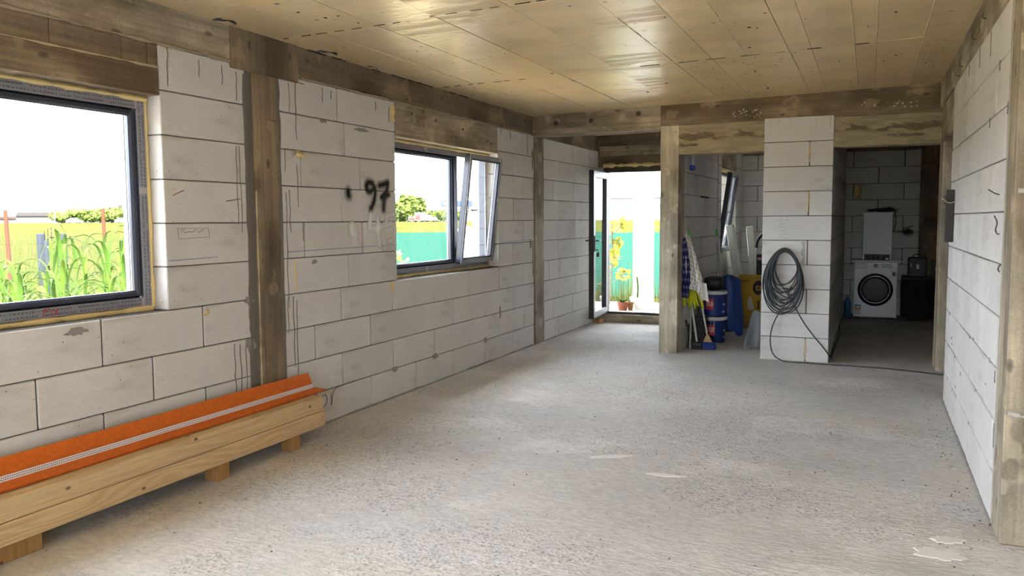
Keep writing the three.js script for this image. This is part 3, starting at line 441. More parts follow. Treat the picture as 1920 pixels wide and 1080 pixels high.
{
  const rw = structure('wall_right', 'white block wall lit by the windows');
  masonry(rw, { along: 'z', face: 4.27, thick: .25, u0: -7.5, u1: -4.50, ys: YP, start: -5.0, bond: .72 });
  drips(rw, 'z', 4.27, -1, [[-4.56, 2.05, .06, .03], [-4.9, 2.3, .05, .03], [-5.2, 2.04, .05, .03], [-5.8, 2.53, .12, .006], [-6.4, 2.53, .08, .006], [-5.3, 2.53, .14, .005], [-4.55, .5, .12, .03], [-4.6, .75, .06, .02]]);
  const lg = []; for (let i = 0; i < 16; i++) { const sh = new THREE.Shape(), a = rr(.012, .03), b = rr(.006, .018); for (let k = 0; k < 14; k++) { const t = k / 14 * 6.283, m = rr(.4, 1.1); k ? sh.lineTo(Math.cos(t) * a * m, Math.sin(t) * b * m) : sh.moveTo(a * m, 0); } const g = new THREE.ExtrudeGeometry(sh, { depth: .004, bevelEnabled: false }); g.rotateY(Math.PI / 2); g.translate(4.2665, i < 10 ? YP[1 + i % 3] + rr(-.015, .005) : rr(.1, .9), rr(-7.3, -4.8)); lg.push(g); }
  part(rw, 'mortar_lumps', lg, flat(.36, .35, .34, .95)).userData.kind = 'stuff';
  const rc = structure('concrete_column', 'near concrete column at the end of the right wall'); part(rc, 'shaft', bx(4.268, 4.53, 0, 2.81, -4.505, -4.255, .006, 'y'), concA);
  part(rc, 'ragged_edge', smear('z', 4.27, -1, -4.505, .03, .015, .01, 2.6, 40), flat(.38, .35, .30, .95));
  part(rc, 'cement_lip', [foam([4.36, 1.05, -4.254], [4.6, 1.05, -4.254], .006, 20, .6), foam([4.28, 1.62, -4.254], [4.5, 1.63, -4.254], .008, 20, .6), foam([4.28, .62, -4.254], [4.36, .60, -4.254], .009, 12, .6)], flat(.5, .47, .42, .95));
  const bm = structure('side_beam', 'board marked ring beam above the right wall'); part(bm, 'beam', bx(4.272, 4.53, 2.555, 2.81, -9.05, -4.505, .004, 'z'), concA); part(bm, 'lintel', bx(4.285, 4.53, 2.226, 2.553, -8.9, -7.5, .004, 'z'), concA);
  part(bm, 'wire_end', [[-6.9, 2.6], [-6.1, 2.64], [-5.6, 2.66], [-7.2, 2.58]].map(([z, y]) => tube([[4.27, y, z], [4.245, y - .004, z + .06], [4.24, y + .006, z + .12]], .003, 8, 5)), wire);
  const rd = structure('concrete_column', 'slim concrete column beside the laundry doorway'); part(rd, 'shaft', bx(4.302, 4.52, 0, 2.53, -9.30, -8.9, .006, 'y'), concA);
  const cw = structure('wall_cross', 'plain block wall beyond the near right column'); part(cw, 'wall', bx(4.53, 6.9, 0, 2.83, -4.5, -4.27), whitePlaster);
  // enclosing walls of the house that the picture does not show
  const e = structure('wall_outer', 'remaining outer walls of the house'); part(e, 'side', bx(6.65, 6.9, 0, 2.86, -14.3, 3.3), Mblock[0]);
  const dd = structure('wall_entrance', 'entrance wall around the dark framed glass door');
  masonry(dd, { along: 'x', face: -11.6, thick: -.27, u0: -.27, u1: 1.74, ys: YS, start: .3, openings: [[.075, 1.06, -.1, 2.6]] });
  part(dd, 'lintel', bx(.0, 1.735, 2.255, 2.50, -11.87, -11.598, .004, 'x'), concB); part(dd, 'beam', bx(-.27, 1.735, 2.498, 2.80, -11.87, -11.59, .004, 'x'), concB);
  part(dd, 'plank_mark', bx(.03, 1.735, 2.42, 2.56, -11.6, -11.583, .003, 'x'), concA);
  part(dd, 'concrete_step', bx(.075, 1.06, 0, .115, -11.87, -11.52, .006, 'x'), concC);
  const back = structure('wall_rear', 'rear wall of the living room with an unseen glass door sized for daylight');
  part(back, 'wall', [bx(-.27, 2.8, 0, 2.86, 3.0, 3.27), bx(4.6, 6.65, 0, 2.86, 3.0, 3.27), bx(2.8, 4.6, 2.4, 2.86, 3.0, 3.27)], Mblock[1]);
  part(back, 'unseen_door_frame', [bx(2.8, 2.87, .0, 2.4, 3.1, 3.17), bx(3.65, 3.75, 0, 2.4, 3.1, 3.17), bx(4.53, 4.6, 0, 2.4, 3.1, 3.17), bx(2.87, 4.53, .0, .07, 3.1, 3.17), bx(2.87, 4.53, 2.33, 2.4, 3.1, 3.17)], frameMat);  // out-of-view glass door, put in and sized to admit daylight
  part(back, 'pane', [bx(2.87, 3.65, .07, 2.33, 3.13, 3.137, .001), bx(3.75, 4.53, .07, 2.33, 3.13, 3.137, .001)], glass);
  const lw = structure('window_4', 'unseen glazed doors added beside the near window for daylight'); part(lw, 'lintel', bx(-.27, 0, 2.4, 2.5, -1.1, 2.8), concA);  // never in view; added and widened to bring more daylight in
  part(lw, 'frame', [bx(-.19, -.11, 0, 2.4, -1.1, -1.03), bx(-.19, -.11, 0, 2.4, 2.73, 2.8), bx(-.19, -.11, 0, 2.4, .8, .9), bx(-.19, -.11, 0, .07, -1.03, 2.73), bx(-.19, -.11, 2.33, 2.4, -1.03, 2.73)], frameMat);
  for (const [a, b] of [[-1.03, .8], [.9, 2.73]]) part(lw, 'pane', bx(-.153, -.147, .07, 2.33, a, b, .001), glass);
}
// entrance door, opened inwards
{
  const d = structure('door_1', 'dark framed glass entrance door standing open');
  part(d, 'frame', [bx(.08, .15, .115, 2.255, -11.72, -11.62), bx(.98, 1.05, .115, 2.255, -11.72, -11.62), bx(.15, .98, 2.185, 2.255, -11.72, -11.62), bx(.15, .98, .115, .15, -11.74, -11.60)], flat(.05, .035, .03, .4));
  part(d, 'foam_seal', foam([.08, 2.285, -11.61], [1.05, 2.285, -11.61], .024, 50, .5), foamMat);
  const leaf = new THREE.Group(); leaf.name = 'leaf'; leaf.position.set(.155, .13, -11.60); leaf.rotation.y = .065; d.add(leaf);
  // leaf runs along +z from its hinge; room side faces +x
  const L = .84, Hh = 2.05, f = .095;
  part(leaf, 'stile', [bx(-.07, 0, 0, Hh, 0, f, .004), bx(-.07, 0, 0, Hh, L - f, L, .004), bx(-.07, 0, 0, f, f, L - f, .004), bx(-.07, 0, Hh - f, Hh, f, L - f, .004)], flat(.02, .018, .02, .3));
  part(leaf, 'inner_film', [bx(0, .002, f * .35, Hh - .01, .01, f * .9, .0005), bx(0, .002, .01, f * .9, f * .9, L - f * .9, .0005), bx(0, .002, Hh - f * .9, Hh - .01, f * .9, L - f * .9, .0005), bx(0, .002, .01, Hh - .01, L - f * .9, L - f * .25, .0005)], flat(.30, .31, .32, .4));
  part(leaf, 'pane', bx(-.038, -.032, f - .01, Hh - f + .01, f - .01, L - f + .01, .001), glass);
  part(leaf, 'handle', [bx(.002, .012, .93, 1.15, L - .065, L - .03, .004), rod([.01, 1.08, L - .047], [.055, 1.08, L - .047], .009), rod([.055, 1.08, L - .047], [.055, 1.08, L - .17], .010), bx(-.08, -.07, .93, 1.15, L - .065, L - .03, .004), rod([-.08, 1.08, L - .047], [-.125, 1.08, L - .047], .009), rod([-.125, 1.08, L - .047], [-.125, 1.08, L - .17], .010)], black);
  part(leaf, 'key_bunch', [rod([.01, .955, L - .047], [.05, .955, L - .047], .008), tube([[.05, .955, L - .047], [.055, .93, L - .04], [.05, .91, L - .05], [.048, .935, L - .06]], .003, 20, 5), bx(.03, .07, .86, .915, L - .07, L - .03, .006)], black);
  const br = single('brick', bx(.02, .135, 0, .062, -11.47, -11.30, .006), flat(.38, .20, .09, .9), 'small brown brick on the floor by the open entrance door', 'brick');
}
// tilted window of the storage recess
{
  const w = structure('window_3', 'narrow dark window tilted open in the storage recess'), y0 = 1.0, y1 = 2.21;
  part(w, 'frame_profile', [bx(1.60, 1.67, y0, y1, -11.82, -11.75), bx(1.60, 1.67, y0, y1, -13.24, -13.17), bx(1.60, 1.67, y0, y0 + .07, -13.17, -11.82), bx(1.60, 1.67, y1 - .07, y1, -13.17, -11.82)], frameMat);
  part(w, 'foam_seal', [foam([1.69, y1 + .005, -11.74], [1.69, y1 + .005, -13.2], .022, 40, .5), foam([1.70, y0 + .0, -11.74], [1.70, y0 + .0, -13.2], .018, 40, .5)], foamMat);
  const s = sash(w, .62, 1.12); s.position.set(1.745, 1.04, -11.84); s.rotation.z = -.135;
}
// ------------------------------------------------------------------ timber and corner beads by the outer wall
{
  const g = bx(.055, .262, .199, .302, -4.575, -.7, .004, 'z'), g2 = bx(.06, .266, .095, .197, -4.59, -.72, .004, 'z');
  for (const q of [g2]) { const uv = q.attributes.uv; for (let i = 0; i < uv.count; i++) uv.setXY(i, uv.getX(i) + .63, uv.getY(i) + .21); }
  single('timber_beam', g, woodMat, 'upper of two stacked pale timber beams, under the orange mesh strips', 'beam', 'timber beams along the wall');
  single('timber_beam', g2, woodMat, 'lower of two stacked pale timber beams, resting on the wooden blocks', 'beam', 'timber beams along the wall');
  const blk = (x0, x1, z0, z1, label) => single('support_block', bx(x0, x1, 0, .094, z0, z1, .003, 'y'), woodDark, label, 'wood block', 'blocks under the timber');
  blk(.165, .258, -4.32, -4.235, 'small wooden block under the far end of the timber beams');
  blk(.165, .262, -3.66, -3.56, 'small wooden block under the middle of the timber beams');
  blk(.09, .215, -2.50, -2.28, 'wide wooden block under the near part of the timber beams');
  const cb = thing('corner_bead', 'bundle of orange mesh corner strips with white perforated profile on the timber', 'mesh strip');
  const orTex = tex(256, 256, (u, v, c) => { const a = Math.abs(Math.sin(u * 60 * 3.14159)), b = Math.abs(Math.sin(v * 24 * 3.14159)), k = .82 + .18 * Math.min(1, Math.max(sm(.6, .9, a), sm(.6, .9, b))), n = .9 + .2 * fbm(u, v, 8, 8, 3, 6); c[0] = .82 * k * n; c[1] = .40 * k * n; c[2] = .07 * k * n; }, true, 24, 1);
  const orange = std({ map: orTex, roughness: .75 });
  const z0 = -4.66, z1 = -.7, Z = u => z0 + (z1 - z0) * u;
  part(cb, 'mesh_wing', [0, 1, 2].map(k => sheet(60, 4, (u, v) => [.118 - k * .007 - v * (.062 - k * .006) + .002 * Math.sin(u * 17 + k), .335 + v * (.095 - k * .004) + .003 * Math.sin(u * 11 + k * 2), Z(u) - .02 * v + k * .008], .0018)), orange);
  part(cb, 'mesh_wing', [0, 1].map(k => sheet(60, 4, (u, v) => [.118 + v * .065, .337 - v * (.024 + k * .008) + .002 * Math.sin(u * 23 + k), Z(u) - .06 * v * (u < .02 ? 1 : .2) + k * .01], .0018)), orange);
  const dots = canvasTex(1024, 64, (g, w, h) => { g.fillStyle = '#dcd6d8'; g.fillRect(0, 0, w, h); g.fillStyle = '#5a4a48'; for (let i = 0; i < 64; i++) for (let j = 0; j < 2; j++) { g.beginPath(); g.ellipse(i * 16 + 6 + j * 7, 20 + j * 24, 4.5, 7, .4, 0, 6.3); g.fill(); } });
  dots.wrapS = THREE.RepeatWrapping; dots.repeat.set(6, 1);
  part(cb, 'perforated_profile', sheet(60, 2, (u, v) => [.124 - .006 * v, .336 + v * .026, Z(u) + .01], .003), std({ map: dots, roughness: .5 }), 'white plastic profile with punched holes');
}
// ------------------------------------------------------------------ cable coil on the pier
{
  const c = thing('cable_coil', 'coil of black cable hung on a nail in the white block pier', 'cable'); const q = rng(12), loops = [];
  const cab = flat(.028, .034, .036, .42);
  for (let k = 0; k < 17; k++) {
    const bot = .50 + (k / 17) ** 1.3 * .34 + (q() - .5) * .03, wl = .215 - k * .0075 + (q() - .5) * .03, wr = .19 - k * .004 + (q() - .5) * .03, top = 1.175 + (q() - .5) * .04, cx = 2.872 + (q() - .5) * .02, zz = -9.028 + .008 + (k % 6) * .012 + q() * .006;
    const pts = [], n = 18; for (let i = 0; i < n; i++) { const t = i / n * 6.2832, y = Math.cos(t), s = Math.sin(t), wd = (s > 0 ? wr : wl) * (1 - .18 * Math.max(0, y)) ; pts.push([cx + s * wd - (y < 0 ? .03 * y * (k % 3 - 1) : 0), (top + bot) / 2 + y * (top - bot) / 2, zz + .012 * Math.sin(t * 2 + k)]); }
    loops.push(tube(pts, .0062, 60, 6, true));
  }
  loops.push(tube([[2.80, 1.14, -8.985], [2.78, .98, -8.97], [2.84, .82, -8.965], [2.93, .68, -8.965], [2.98, .60, -8.98]], .0062, 30, 6));
  part(c, 'coil', loops, cab);
  part(c, 'cable_tail', tube([[2.95, .72, -8.96], [2.90, .62, -8.965], [2.82, .50, -8.98], [2.755, .34, -9.0], [2.742, .2, -9.005], [2.775, .07, -8.99], [2.87, .012, -8.95], [3.1, .008, -8.92], [3.4, .008, -8.90], [3.81, .008, -8.88], [4.15, .008, -8.79], [4.34, .008, -8.72], [4.62, .008, -8.6]], .0065, 120, 6), cab);
  part(c, 'cable_tail', tube([[2.90, .78, -8.96], [2.95, .66, -8.97], [3.06, .44, -9.0], [3.18, .27, -9.02], [3.28, .15, -9.02], [3.325, .09, -9.015], [3.345, .04, -9.12], [3.335, .008, -9.5], [3.36, .008, -11], [3.44, .008, -13.2], [3.8, .008, -13.25], [4.5, .008, -13.2]], .0065, 120, 6), cab);
  part(c, 'nail', rod([2.876, 1.155, -9.06], [2.876, 1.165, -8.96], .005), ironRust);
}
// ------------------------------------------------------------------ laundry
{
  const w = thing('washing_machine', 'white front loading washing machine with black round door', 'appliance', [3.775, 0, -13.38]);
  const white = flat(.72, .73, .74, .35), X = .30;
  part(w, 'body', bx(-X, X, .015, .845, -.54, 0, .012), white);
  part(w, 'top_board', bx(-.345, .345, .848, .872, -.55, .02, .004), flat(.74, .74, .73, .5));
  part(w, 'control_panel', bx(-X + .003, X - .003, .735, .842, -.01, .006, .004), white);
  part(w, 'detergent_drawer', [bx(-.285, -.115, .745, .83, .0, .010, .006), bx(-.27, -.13, .752, .775, .008, .016, .004)], flat(.60, .61, .62, .35));
  const k = new THREE.CylinderGeometry(.028, .031, .03, 24); k.rotateX(Math.PI / 2); part(w, 'program_knob', mv(k, .0, .79, .02), flat(.03, .03, .033, .35));
  part(w, 'display', bx(.085, .21, .765, .82, .0, .009, .003), flat(.012, .012, .015, .2));
  const txt = canvasTex(128, 32, g => { g.fillStyle = '#c9cacc'; g.fillRect(0, 0, 128, 32); g.fillStyle = '#555a66'; g.font = 'bold 20px sans-serif'; g.fillText('SAMSUNG', 8, 23); }); const tp = new THREE.PlaneGeometry(.07, .016); tp.translate(-.19, .815, .0113); part(w, 'lettering', tp, std({ map: txt, roughness: .4 }));
  const dr = new THREE.Group(); dr.name = 'door'; dr.position.set(.0, .43, 0); w.add(dr);
  const ring = lathe([[.205, 0], [.235, .0], [.245, .02], [.235, .045], [.19, .05], [.17, .035]], 56); ring.rotateX(Math.PI / 2); part(dr, 'ring', ring, flat(.014, .014, .016, .25));
  const dome = lathe([[0, .040], [.1, .039], [.17, .036], [.2, .032]], 48); dome.rotateX(Math.PI / 2); part(dr, 'glass', dome, flat(.008, .009, .011, .45));
  const chrome = new THREE.TorusGeometry(.24, .006, 8, 56); part(dr, 'chrome_rim', mv(chrome, 0, 0, .022), steel);
  const lab = canvasTex(64, 96, g => { g.fillStyle = '#c8c8c2'; g.fillRect(0, 0, 64, 96); g.fillStyle = '#2a6f9e'; g.fillRect(0, 0, 64, 12); for (const [y, c] of [[18, '#2f8f3a'], [26, '#c9c22a'], [34, '#d98a1e'], [42, '#c43a22']]) { g.fillStyle = c; g.fillRect(4, y, 20 + (y - 18), 6); } g.fillStyle = '#222'; g.fillRect(46, 26, 14, 10); });
  const lp = new THREE.PlaneGeometry(.095, .145); lp.translate(-.235, .125, .0015); part(w, 'energy_label', lp, std({ map: lab, roughness: .6 }));
  part(w, 'dark_sticker', bx(.225, .27, .64, .70, -.001, .002, .0005), flat(.05, .05, .06, .4));
  for (const [x, z] of [[-.27, -.05], [.22, -.05], [-.27, -.5], [.22, -.5]]) part(w, 'foot', bx(x, x + .05, 0, .018, z, z + .04), rubber);
  const b = thing('boiler_casing', 'tall white box standing on the washing machine', 'appliance', [3.785, .872, -13.42]);
  part(b, 'casing', [bx(-.2, .2, .085, .715, -.3, 0, .008), bx(-.2, -.175, 0, .085, -.3, 0, .003), bx(.175, .2, 0, .085, -.3, 0, .003)], flat(.74, .77, .82, .4));
  part(b, 'pipe_tray', [bx(-.175, .175, .005, .085, -.3, -.03, .003), ...[-.12, -.05, .02, .09].map(x => rod([x, .0, -.02], [x, .075, -.02], .011))], black); part(b, 'valve', [rod([.12, .02, -.012], [.16, .02, -.012], .014)], steel);
  const q = rng(3), wr = []; for (let i = 0; i < 34; i++) { const a = q() * 6.28, r = .03 + q() * .12, x = (q() - .4) * .24, y = .02 + q() * .05; wr.push(tube([[x - Math.cos(a) * r, .008, -.13 - Math.sin(a) * r * .6], [x, y, -.13], [x + Math.cos(a) * r, .012 + q() * .04, -.13 + Math.sin(a) * r * .6]], .005, 10, 5)); }
  const cw = thing('cable_bundle', 'tangle of short black cables lying on the tall white box', 'cable', [3.80, 1.587, -13.42]);
  wr.push(tube([[.1, .03, -.1], [.2, .045, -.05], [.25, .04, 0], [.3, .06, 0]], .004, 12, 5)); part(cw, 'cables', wr, flat(.014, .014, .014, .55)); part(cw, 'hanging_end', tube([[.12, .02, -.05], [.2, .03, .01], [.225, -.06, .02], [.225, -.18, .02], [.20, -.29, .015]], .005, 24, 5), black);
  const t = thing('side_table', 'black cloth covered table against the dark laundry corner', 'table', [4.50, 0, -13.55]);
  part(t, 'tabletop', bx(-.36, .5, .60, .63, -.33, .25, .005), flat(.02, .018, .018, .6)); part(t, 'cloth_drop', sheet(40, 6, (u, v) => [-.355 + u * .85, .60 - v * .56, .25 + .012 * Math.sin(u * 40) * v], .003), flat(.010, .010, .011, .9)); part(t, 'cloth_drop', sheet(20, 6, (u, v) => [-.36 + .01 * Math.sin(u * 25) * v, .60 - v * .56, -.33 + u * .57], .003), flat(.010, .010, .011, .9));
  for (const [x, z] of [[-.33, .2], [.45, .2], [-.33, -.3], [.45, -.3]]) part(t, 'leg', bx(x - .02, x + .02, 0, .6, z - .02, z + .02), black);
  const c1 = thing('tool_case', 'black case with a bright latch on the dark table', 'case', [4.335, .63, -13.42]); part(c1, 'shell', bx(-.125, .125, 0, .29, -.2, 0, .015), black); part(c1, 'latch', bx(-.015, .02, .12, .19, -.005, .008), flat(.6, .6, .6, .4)); part(c1, 'latch', bx(-.09, -.075, .15, .2, -.005, .006), flat(.6, .6, .6, .4)); part(c1, 'handle', tube([[-.05, .285, -.09], [-.05, .32, -.09], [.05, .32, -.09], [.05, .285, -.09]], .008, 20, 6), black);
  const c2 = thing('tool_case', 'narrow black case with chrome catch and pale edge on the dark table', 'case', [4.58, .63, -13.40]); part(c2, 'shell', bx(-.07, .08, 0, .25, -.2, 0, .01), black); part(c2, 'latch', [bx(-.012, .02, .11, .14, -.003, .008)], steel); part(c2, 'edge_trim', bx(-.074, -.068, .02, .24, -.18, .002), flat(.4, .35, .28, .5));
  const bo = thing('water_bottle', 'blue plastic bottle with green cap beside the washing machine', 'bottle', [3.395, 0, -13.42]); part(bo, 'bottle', lathe([[0, 0], [.045, .0], [.05, .02], [.05, .2], [.045, .24], [.018, .29], [.016, .31]], 24), phys({ color: new THREE.Color().setRGB(.05, .16, .35), roughness: .15, transmission: .3, thickness: 0 })); part(bo, 'cap', mv(new THREE.CylinderGeometry(.02, .02, .03, 16), 0, .32, 0), flat(.03, .3, .08, .5));
}
// ------------------------------------------------------------------ storage recess
{
  const green = flat(.08, .50, .10, .5), alu = flat(.55, .54, .52, .4, { metalness: .6 }), navy = flat(.015, .022, .12, .9);
  const pole = (root, a, b, r, mat = alu) => part(root, 'pole', rod(a, b, r), mat);
  const br = thing('broom', 'broom with blue head, wooden neck and green capped pole', 'broom', [2.02, 0, -9.50]);
  pole(br, [-.03, .16, 0], [-.235, 1.30, .04], .011); part(br, 'grip', rod([-.232, 1.28, .04], [-.25, 1.38, .043], .016, .014), green);
  part(br, 'neck', mv(cbox(.11, .10, .035, .01), -.02, .125, 0), flat(.55, .38, .2, .7)); { const n = br.children[br.children.length - 1].geometry.attributes.position; for (let i = 0; i < n.count; i++) if (n.getY(i) > .12) n.setX(i, -.025 + (n.getX(i) + .02) * .3); }
  part(br, 'bristle_head', [bx(-.085, .065, .055, .085, -.03, .03, .006), bx(-.09, .07, 0, .06, -.03, .03, .008)], flat(.01, .035, .22, .7));
  const bb = thing('floor_brush', 'black floor brush with white pole under the yellow mop', 'broom', [1.86, 0, -9.46]);
  pole(bb, [.02, .09, 0], [-.05, .56, .0], .012, flat(.6, .6, .58, .5)); part(bb, 'head', [bx(-.08, .08, .03, .085, -.03, .03, .012), bx(-.085, .085, 0, .035, -.032, .032, .006)], black);
  const mp = thing('mop', 'upturned mop with yellow green strips beside the pillar', 'mop', [1.83, 0, -9.40]);
  pole(mp, [-.02, 0, -.02], [-.01, .72, -.02], .011, flat(.35, .35, .35, .5));
  for (let i = 0; i < 11; i++) { const a = i / 10 - .5, x = a * .16; part(mp, 'strip', sheet(3, 12, (u, v) => [x * (.7 + .9 * v) + (u - .5) * .028 + .008 * Math.sin(v * 5 + i), .76 - v * (.22 + .03 * ((i * 5) % 3)) + .035 * Math.sin(v * 3.1), .02 + .03 * Math.sin(v * 3.14) + .014 * ((i * 7) % 3)], .010), flat(.42 + .1 * (i % 2), .46 + .08 * (i % 2), .02, .95)); }
  part(mp, 'plate', bx(-.09, .09, .72, .775, -.04, .03, .012), flat(.32, .36, .03, .8));
  const mb = thing('mop', 'thin pole with green cap leaning against the storage wall behind the buckets', 'mop', [1.93, 0, -11.12]);
  pole(mb, [0, .02, 0], [-.12, 1.28, -.03], .012, flat(.5, .5, .48, .5)); part(mb, 'grip', rod([-.12, 1.27, -.03], [-.128, 1.37, -.032], .017), green); part(mb, 'head', bx(-.1, .1, 0, .04, -.05, .05, .01), black);
  // cloth
  const cl = thing('cloth', 'white cloth with dark dashes and a navy end hanging by the pillar', 'cloth', [1.76, 0, -9.30]);
  const dash = canvasTex(256, 512, (g, w, h) => { g.fillStyle = '#d6d2cc'; g.fillRect(0, 0, w, h); const q = rng(8); for (let j = 0; j < 13; j++) for (let i = 0; i < 5; i++) { g.fillStyle = ['#23283a', '#33303a', '#6b4a3a'][Math.floor(q() * 3)]; g.save(); g.translate(i * 52 + (j % 2) * 26 + 14, j * 40 + 18); g.rotate(q() * 1.2 - .6); g.beginPath(); g.ellipse(0, 0, 6, 11, 0, 0, 6.3); g.fill(); g.restore(); } });
  const nav = canvasTex(128, 256, (g, w, h) => { g.fillStyle = '#131b52'; g.fillRect(0, 0, w, h); g.fillStyle = '#b9bccb'; for (let j = 0; j < 8; j++) for (let i = 0; i < 4; i++) { g.beginPath(); g.ellipse(i * 32 + (j % 2) * 16 + 8, j * 32 + 14, 4, 7, .2, 0, 6.3); g.fill(); } });
  part(cl, 'patterned_half', sheet(16, 30, (u, v) => [.0 + u * (.06 + .17 * v) + v * .045, 1.37 - v * .66 - u * .05 + .06 * u * v - .16 * u * u * v * v, .03 + .028 * Math.sin(u * 9 + v * 2) * (.4 + v) + .02 * u], .004), std({ map: dash, roughness: .95 }));
  part(cl, 'patterned_fold', sheet(8, 10, (u, v) => [.17 + u * .09 + v * .03, .80 - v * .20 - u * .02, .05 + .02 * Math.sin(u * 7)], .004), std({ map: dash, roughness: .95 }));
  part(cl, 'navy_half', sheet(12, 26, (u, v) => [-.012 + u * (.03 + .15 * v * (1.25 - v)) , 1.28 - v * .66 + u * .02 - .03 * u * v, .055 + .02 * Math.sin(u * 8 + v * 3) * v + .012 * v], .004), std({ map: nav, roughness: .95 }));
  // buckets
  const bt = canvasTex(1024, 256, (g, w, h) => { g.fillStyle = '#14306e'; g.fillRect(0, 0, w, h); for (const x of [40, 550]) { g.fillStyle = '#b8324a'; g.fillRect(x + 60, 22, 110, 40); g.fillStyle = '#e8c0a8'; for (let k = 0; k < 5; k++) g.fillRect(x + 72 + k * 19, 32, 12, 18); g.fillStyle = '#9fb0d0'; for (let k = 0; k < 3; k++) g.fillRect(x + 300, 40 + k * 26, 60, 8); g.font = 'bold 56px sans-serif'; g.fillStyle = '#dfe6f2'; g.fillText('Duster', x + 30, 122); g.fillText('Primer', x + 30, 174); g.fillStyle = '#9fb0d0'; for (let k = 0; k < 9; k++) g.fillRect(x + 30 + k * 26, 194, 20, 8); g.fillStyle = '#9a1f4a'; g.fillRect(x - 30, 226, 460, 8); g.fillStyle = '#9fb3cf'; g.beginPath(); g.moveTo(x - 30, 256); g.lineTo(x + 120, 256); g.lineTo(x - 30, 190); g.fill(); } });
  const bucket = (label, y, turn) => { const b = thing('paint_bucket', label, 'bucket', [1.945, y, -10.15], turn, 'stacked paint buckets'); part(b, 'tub', lathe([[0, 0], [.138, 0], [.142, .01], [.156, .30]], 48), std({ map: bt, roughness: .4 })); part(b, 'rim', lathe([[.154, .272], [.166, .275], [.168, .31], [.150, .318], [.150, .29]], 48), flat(.62, .63, .64, .4)); part(b, 'lid', lathe([[0, .305], [.150, .305], [.150, .312], [0, .312]], 40), flat(.55, .56, .57, .5)); return b; };
  const b1 = bucket('lower blue paint bucket standing on the storage floor', 0, -.95), b2 = bucket('upper blue paint bucket with white rim and red badge', .317, -1.1);
  part(b1, 'wire_handle', tube([[.15, .29, .05], [.165, .16, .09], [.13, .09, .14], [.03, .1, .175], [-.1, .2, .14], [-.15, .29, .05]], .003, 40, 5), steel);
  const bag = (name, label, cat, pos, sx, sy, sz, mat, seed) => { const g = new THREE.SphereGeometry(1, 40, 28), p = g.attributes.position; for (let i = 0; i < p.count; i++) { const x = p.getX(i), y = p.getY(i), z = p.getZ(i), k = 1 + .22 * (fbm((Math.atan2(z, x) / 6.283 + 1) % 1, y * .25 + .5, 8, 6, 4, seed) - .5) * 2, e = .62; p.setXYZ(i, Math.sign(x) * Math.abs(x) ** e * sx * k, (Math.sign(y) * Math.abs(y) ** .7 + 1) * sy / 2, Math.sign(z) * Math.abs(z) ** e * sz * k); } g.computeVertexNormals(); const m = single(name, g, mat, label, cat); m.position.set(...pos); return m; };
  bag('plastic_bag', 'crumpled black bag lying on top of the blue buckets', 'bag', [1.95, .634, -10.15], .12, .17, .11, flat(.012, .012, .012, .4), 3);
  const tarp = phys({ color: new THREE.Color().setRGB(.010, .045, .20), roughness: .5 });
  single('plastic_sheet', sheet(60, 24, (u, v) => { const a = u * 6.2832, k = v < .12 ? v / .12 : 1, f = 1 + .10 * Math.sin(a * 5 + 1) * v + .05 * Math.sin(a * 11 + v * 4) * v; return [2.07 + Math.cos(a) * .155 * k * f * (.85 + .25 * v), .78 - (v < .12 ? .06 * k * k : .06 + (v - .12) * .70 + .05 * Math.sin(a * 3)) + .02 * Math.sin(a * 4 + v * 9), -10.55 + Math.sin(a) * .17 * k * f * (.85 + .2 * v)]; }, .003), tarp, 'blue plastic sheet draped over goods beside the buckets', 'sheet');
  // yellow bag with black print
  const yt = canvasTex(256, 512, (g, w, h) => { g.fillStyle = '#b08a12'; g.fillRect(0, 0, w, h); g.fillStyle = '#1b1608'; g.beginPath(); g.ellipse(180, 130, 52, 92, 0, 0, 6.3); g.fill(); g.fillStyle = '#b08a12'; g.font = 'bold 90px sans-serif'; g.fillText('D', 150, 165); g.fillStyle = '#c9c4b0'; g.beginPath(); g.moveTo(90, 420); g.quadraticCurveTo(60, 300, 110, 240); g.lineTo(150, 420); g.fill(); g.fillStyle = '#1b1608'; g.fillRect(176, 300, 16, 110); g.fillRect(10, 40, 90, 8); g.fillRect(10, 60, 70, 6); });
  const yb = thing('yellow_sack', 'yellow sack with black print in front of the foam boards', 'sack', [2.24, 0, -11.55]);
  part(yb, 'sack', bx(-.21, .2, .12, .735, -.1, .02, .03), flat(.40, .29, .03, .7)); const yp = new THREE.PlaneGeometry(.36, .54); yp.translate(-.005, .43, .0215); part(yb, 'print', yp, std({ map: yt, roughness: .6 })); part(yb, 'pallet_block', bx(-.22, .22, 0, .12, -.12, .0, .004, 'x'), woodDark);
  // foam boards leaning on the rear wall
  const fbm2 = flat(.62, .63, .54, .9);
  const board = (x, z, ry, rz, label, h) => { const o = single('foam_board', mv(cbox(.10, h, .5, .006), 0, h / 2, 0), fbm2, label, 'board', 'foam boards leaning in the storage recess'); o.position.set(x, 0.012, z); o.rotation.set(0, ry, rz); };
  board(2.03, -12.35, .1, .17, 'steeper leaning pale foam board next to the tilted window', 1.42); board(2.13, -12.95, .12, .10, 'second pale foam board leaning beside the black step ladder', 1.38);
  // step ladder
  const sl = thing('step_ladder', 'folded step ladder with black curved handle behind the pier', 'ladder', [2.36, 0, -11.98]);
  for (const k of [-1, 1]) part(sl, 'rail', tube([[k * .155, .02, .0], [k * .155, .9, -.02], [k * .15, 1.1, -.03]], .014, 12, 8), alu); part(sl, 'handle', tube([[-.15, 1.09, -.03], [-.13, 1.2, -.03], [-.05, 1.29, -.03], [.05, 1.29, -.03], [.13, 1.2, -.03], [.15, 1.09, -.03]], .02, 30, 8), black);
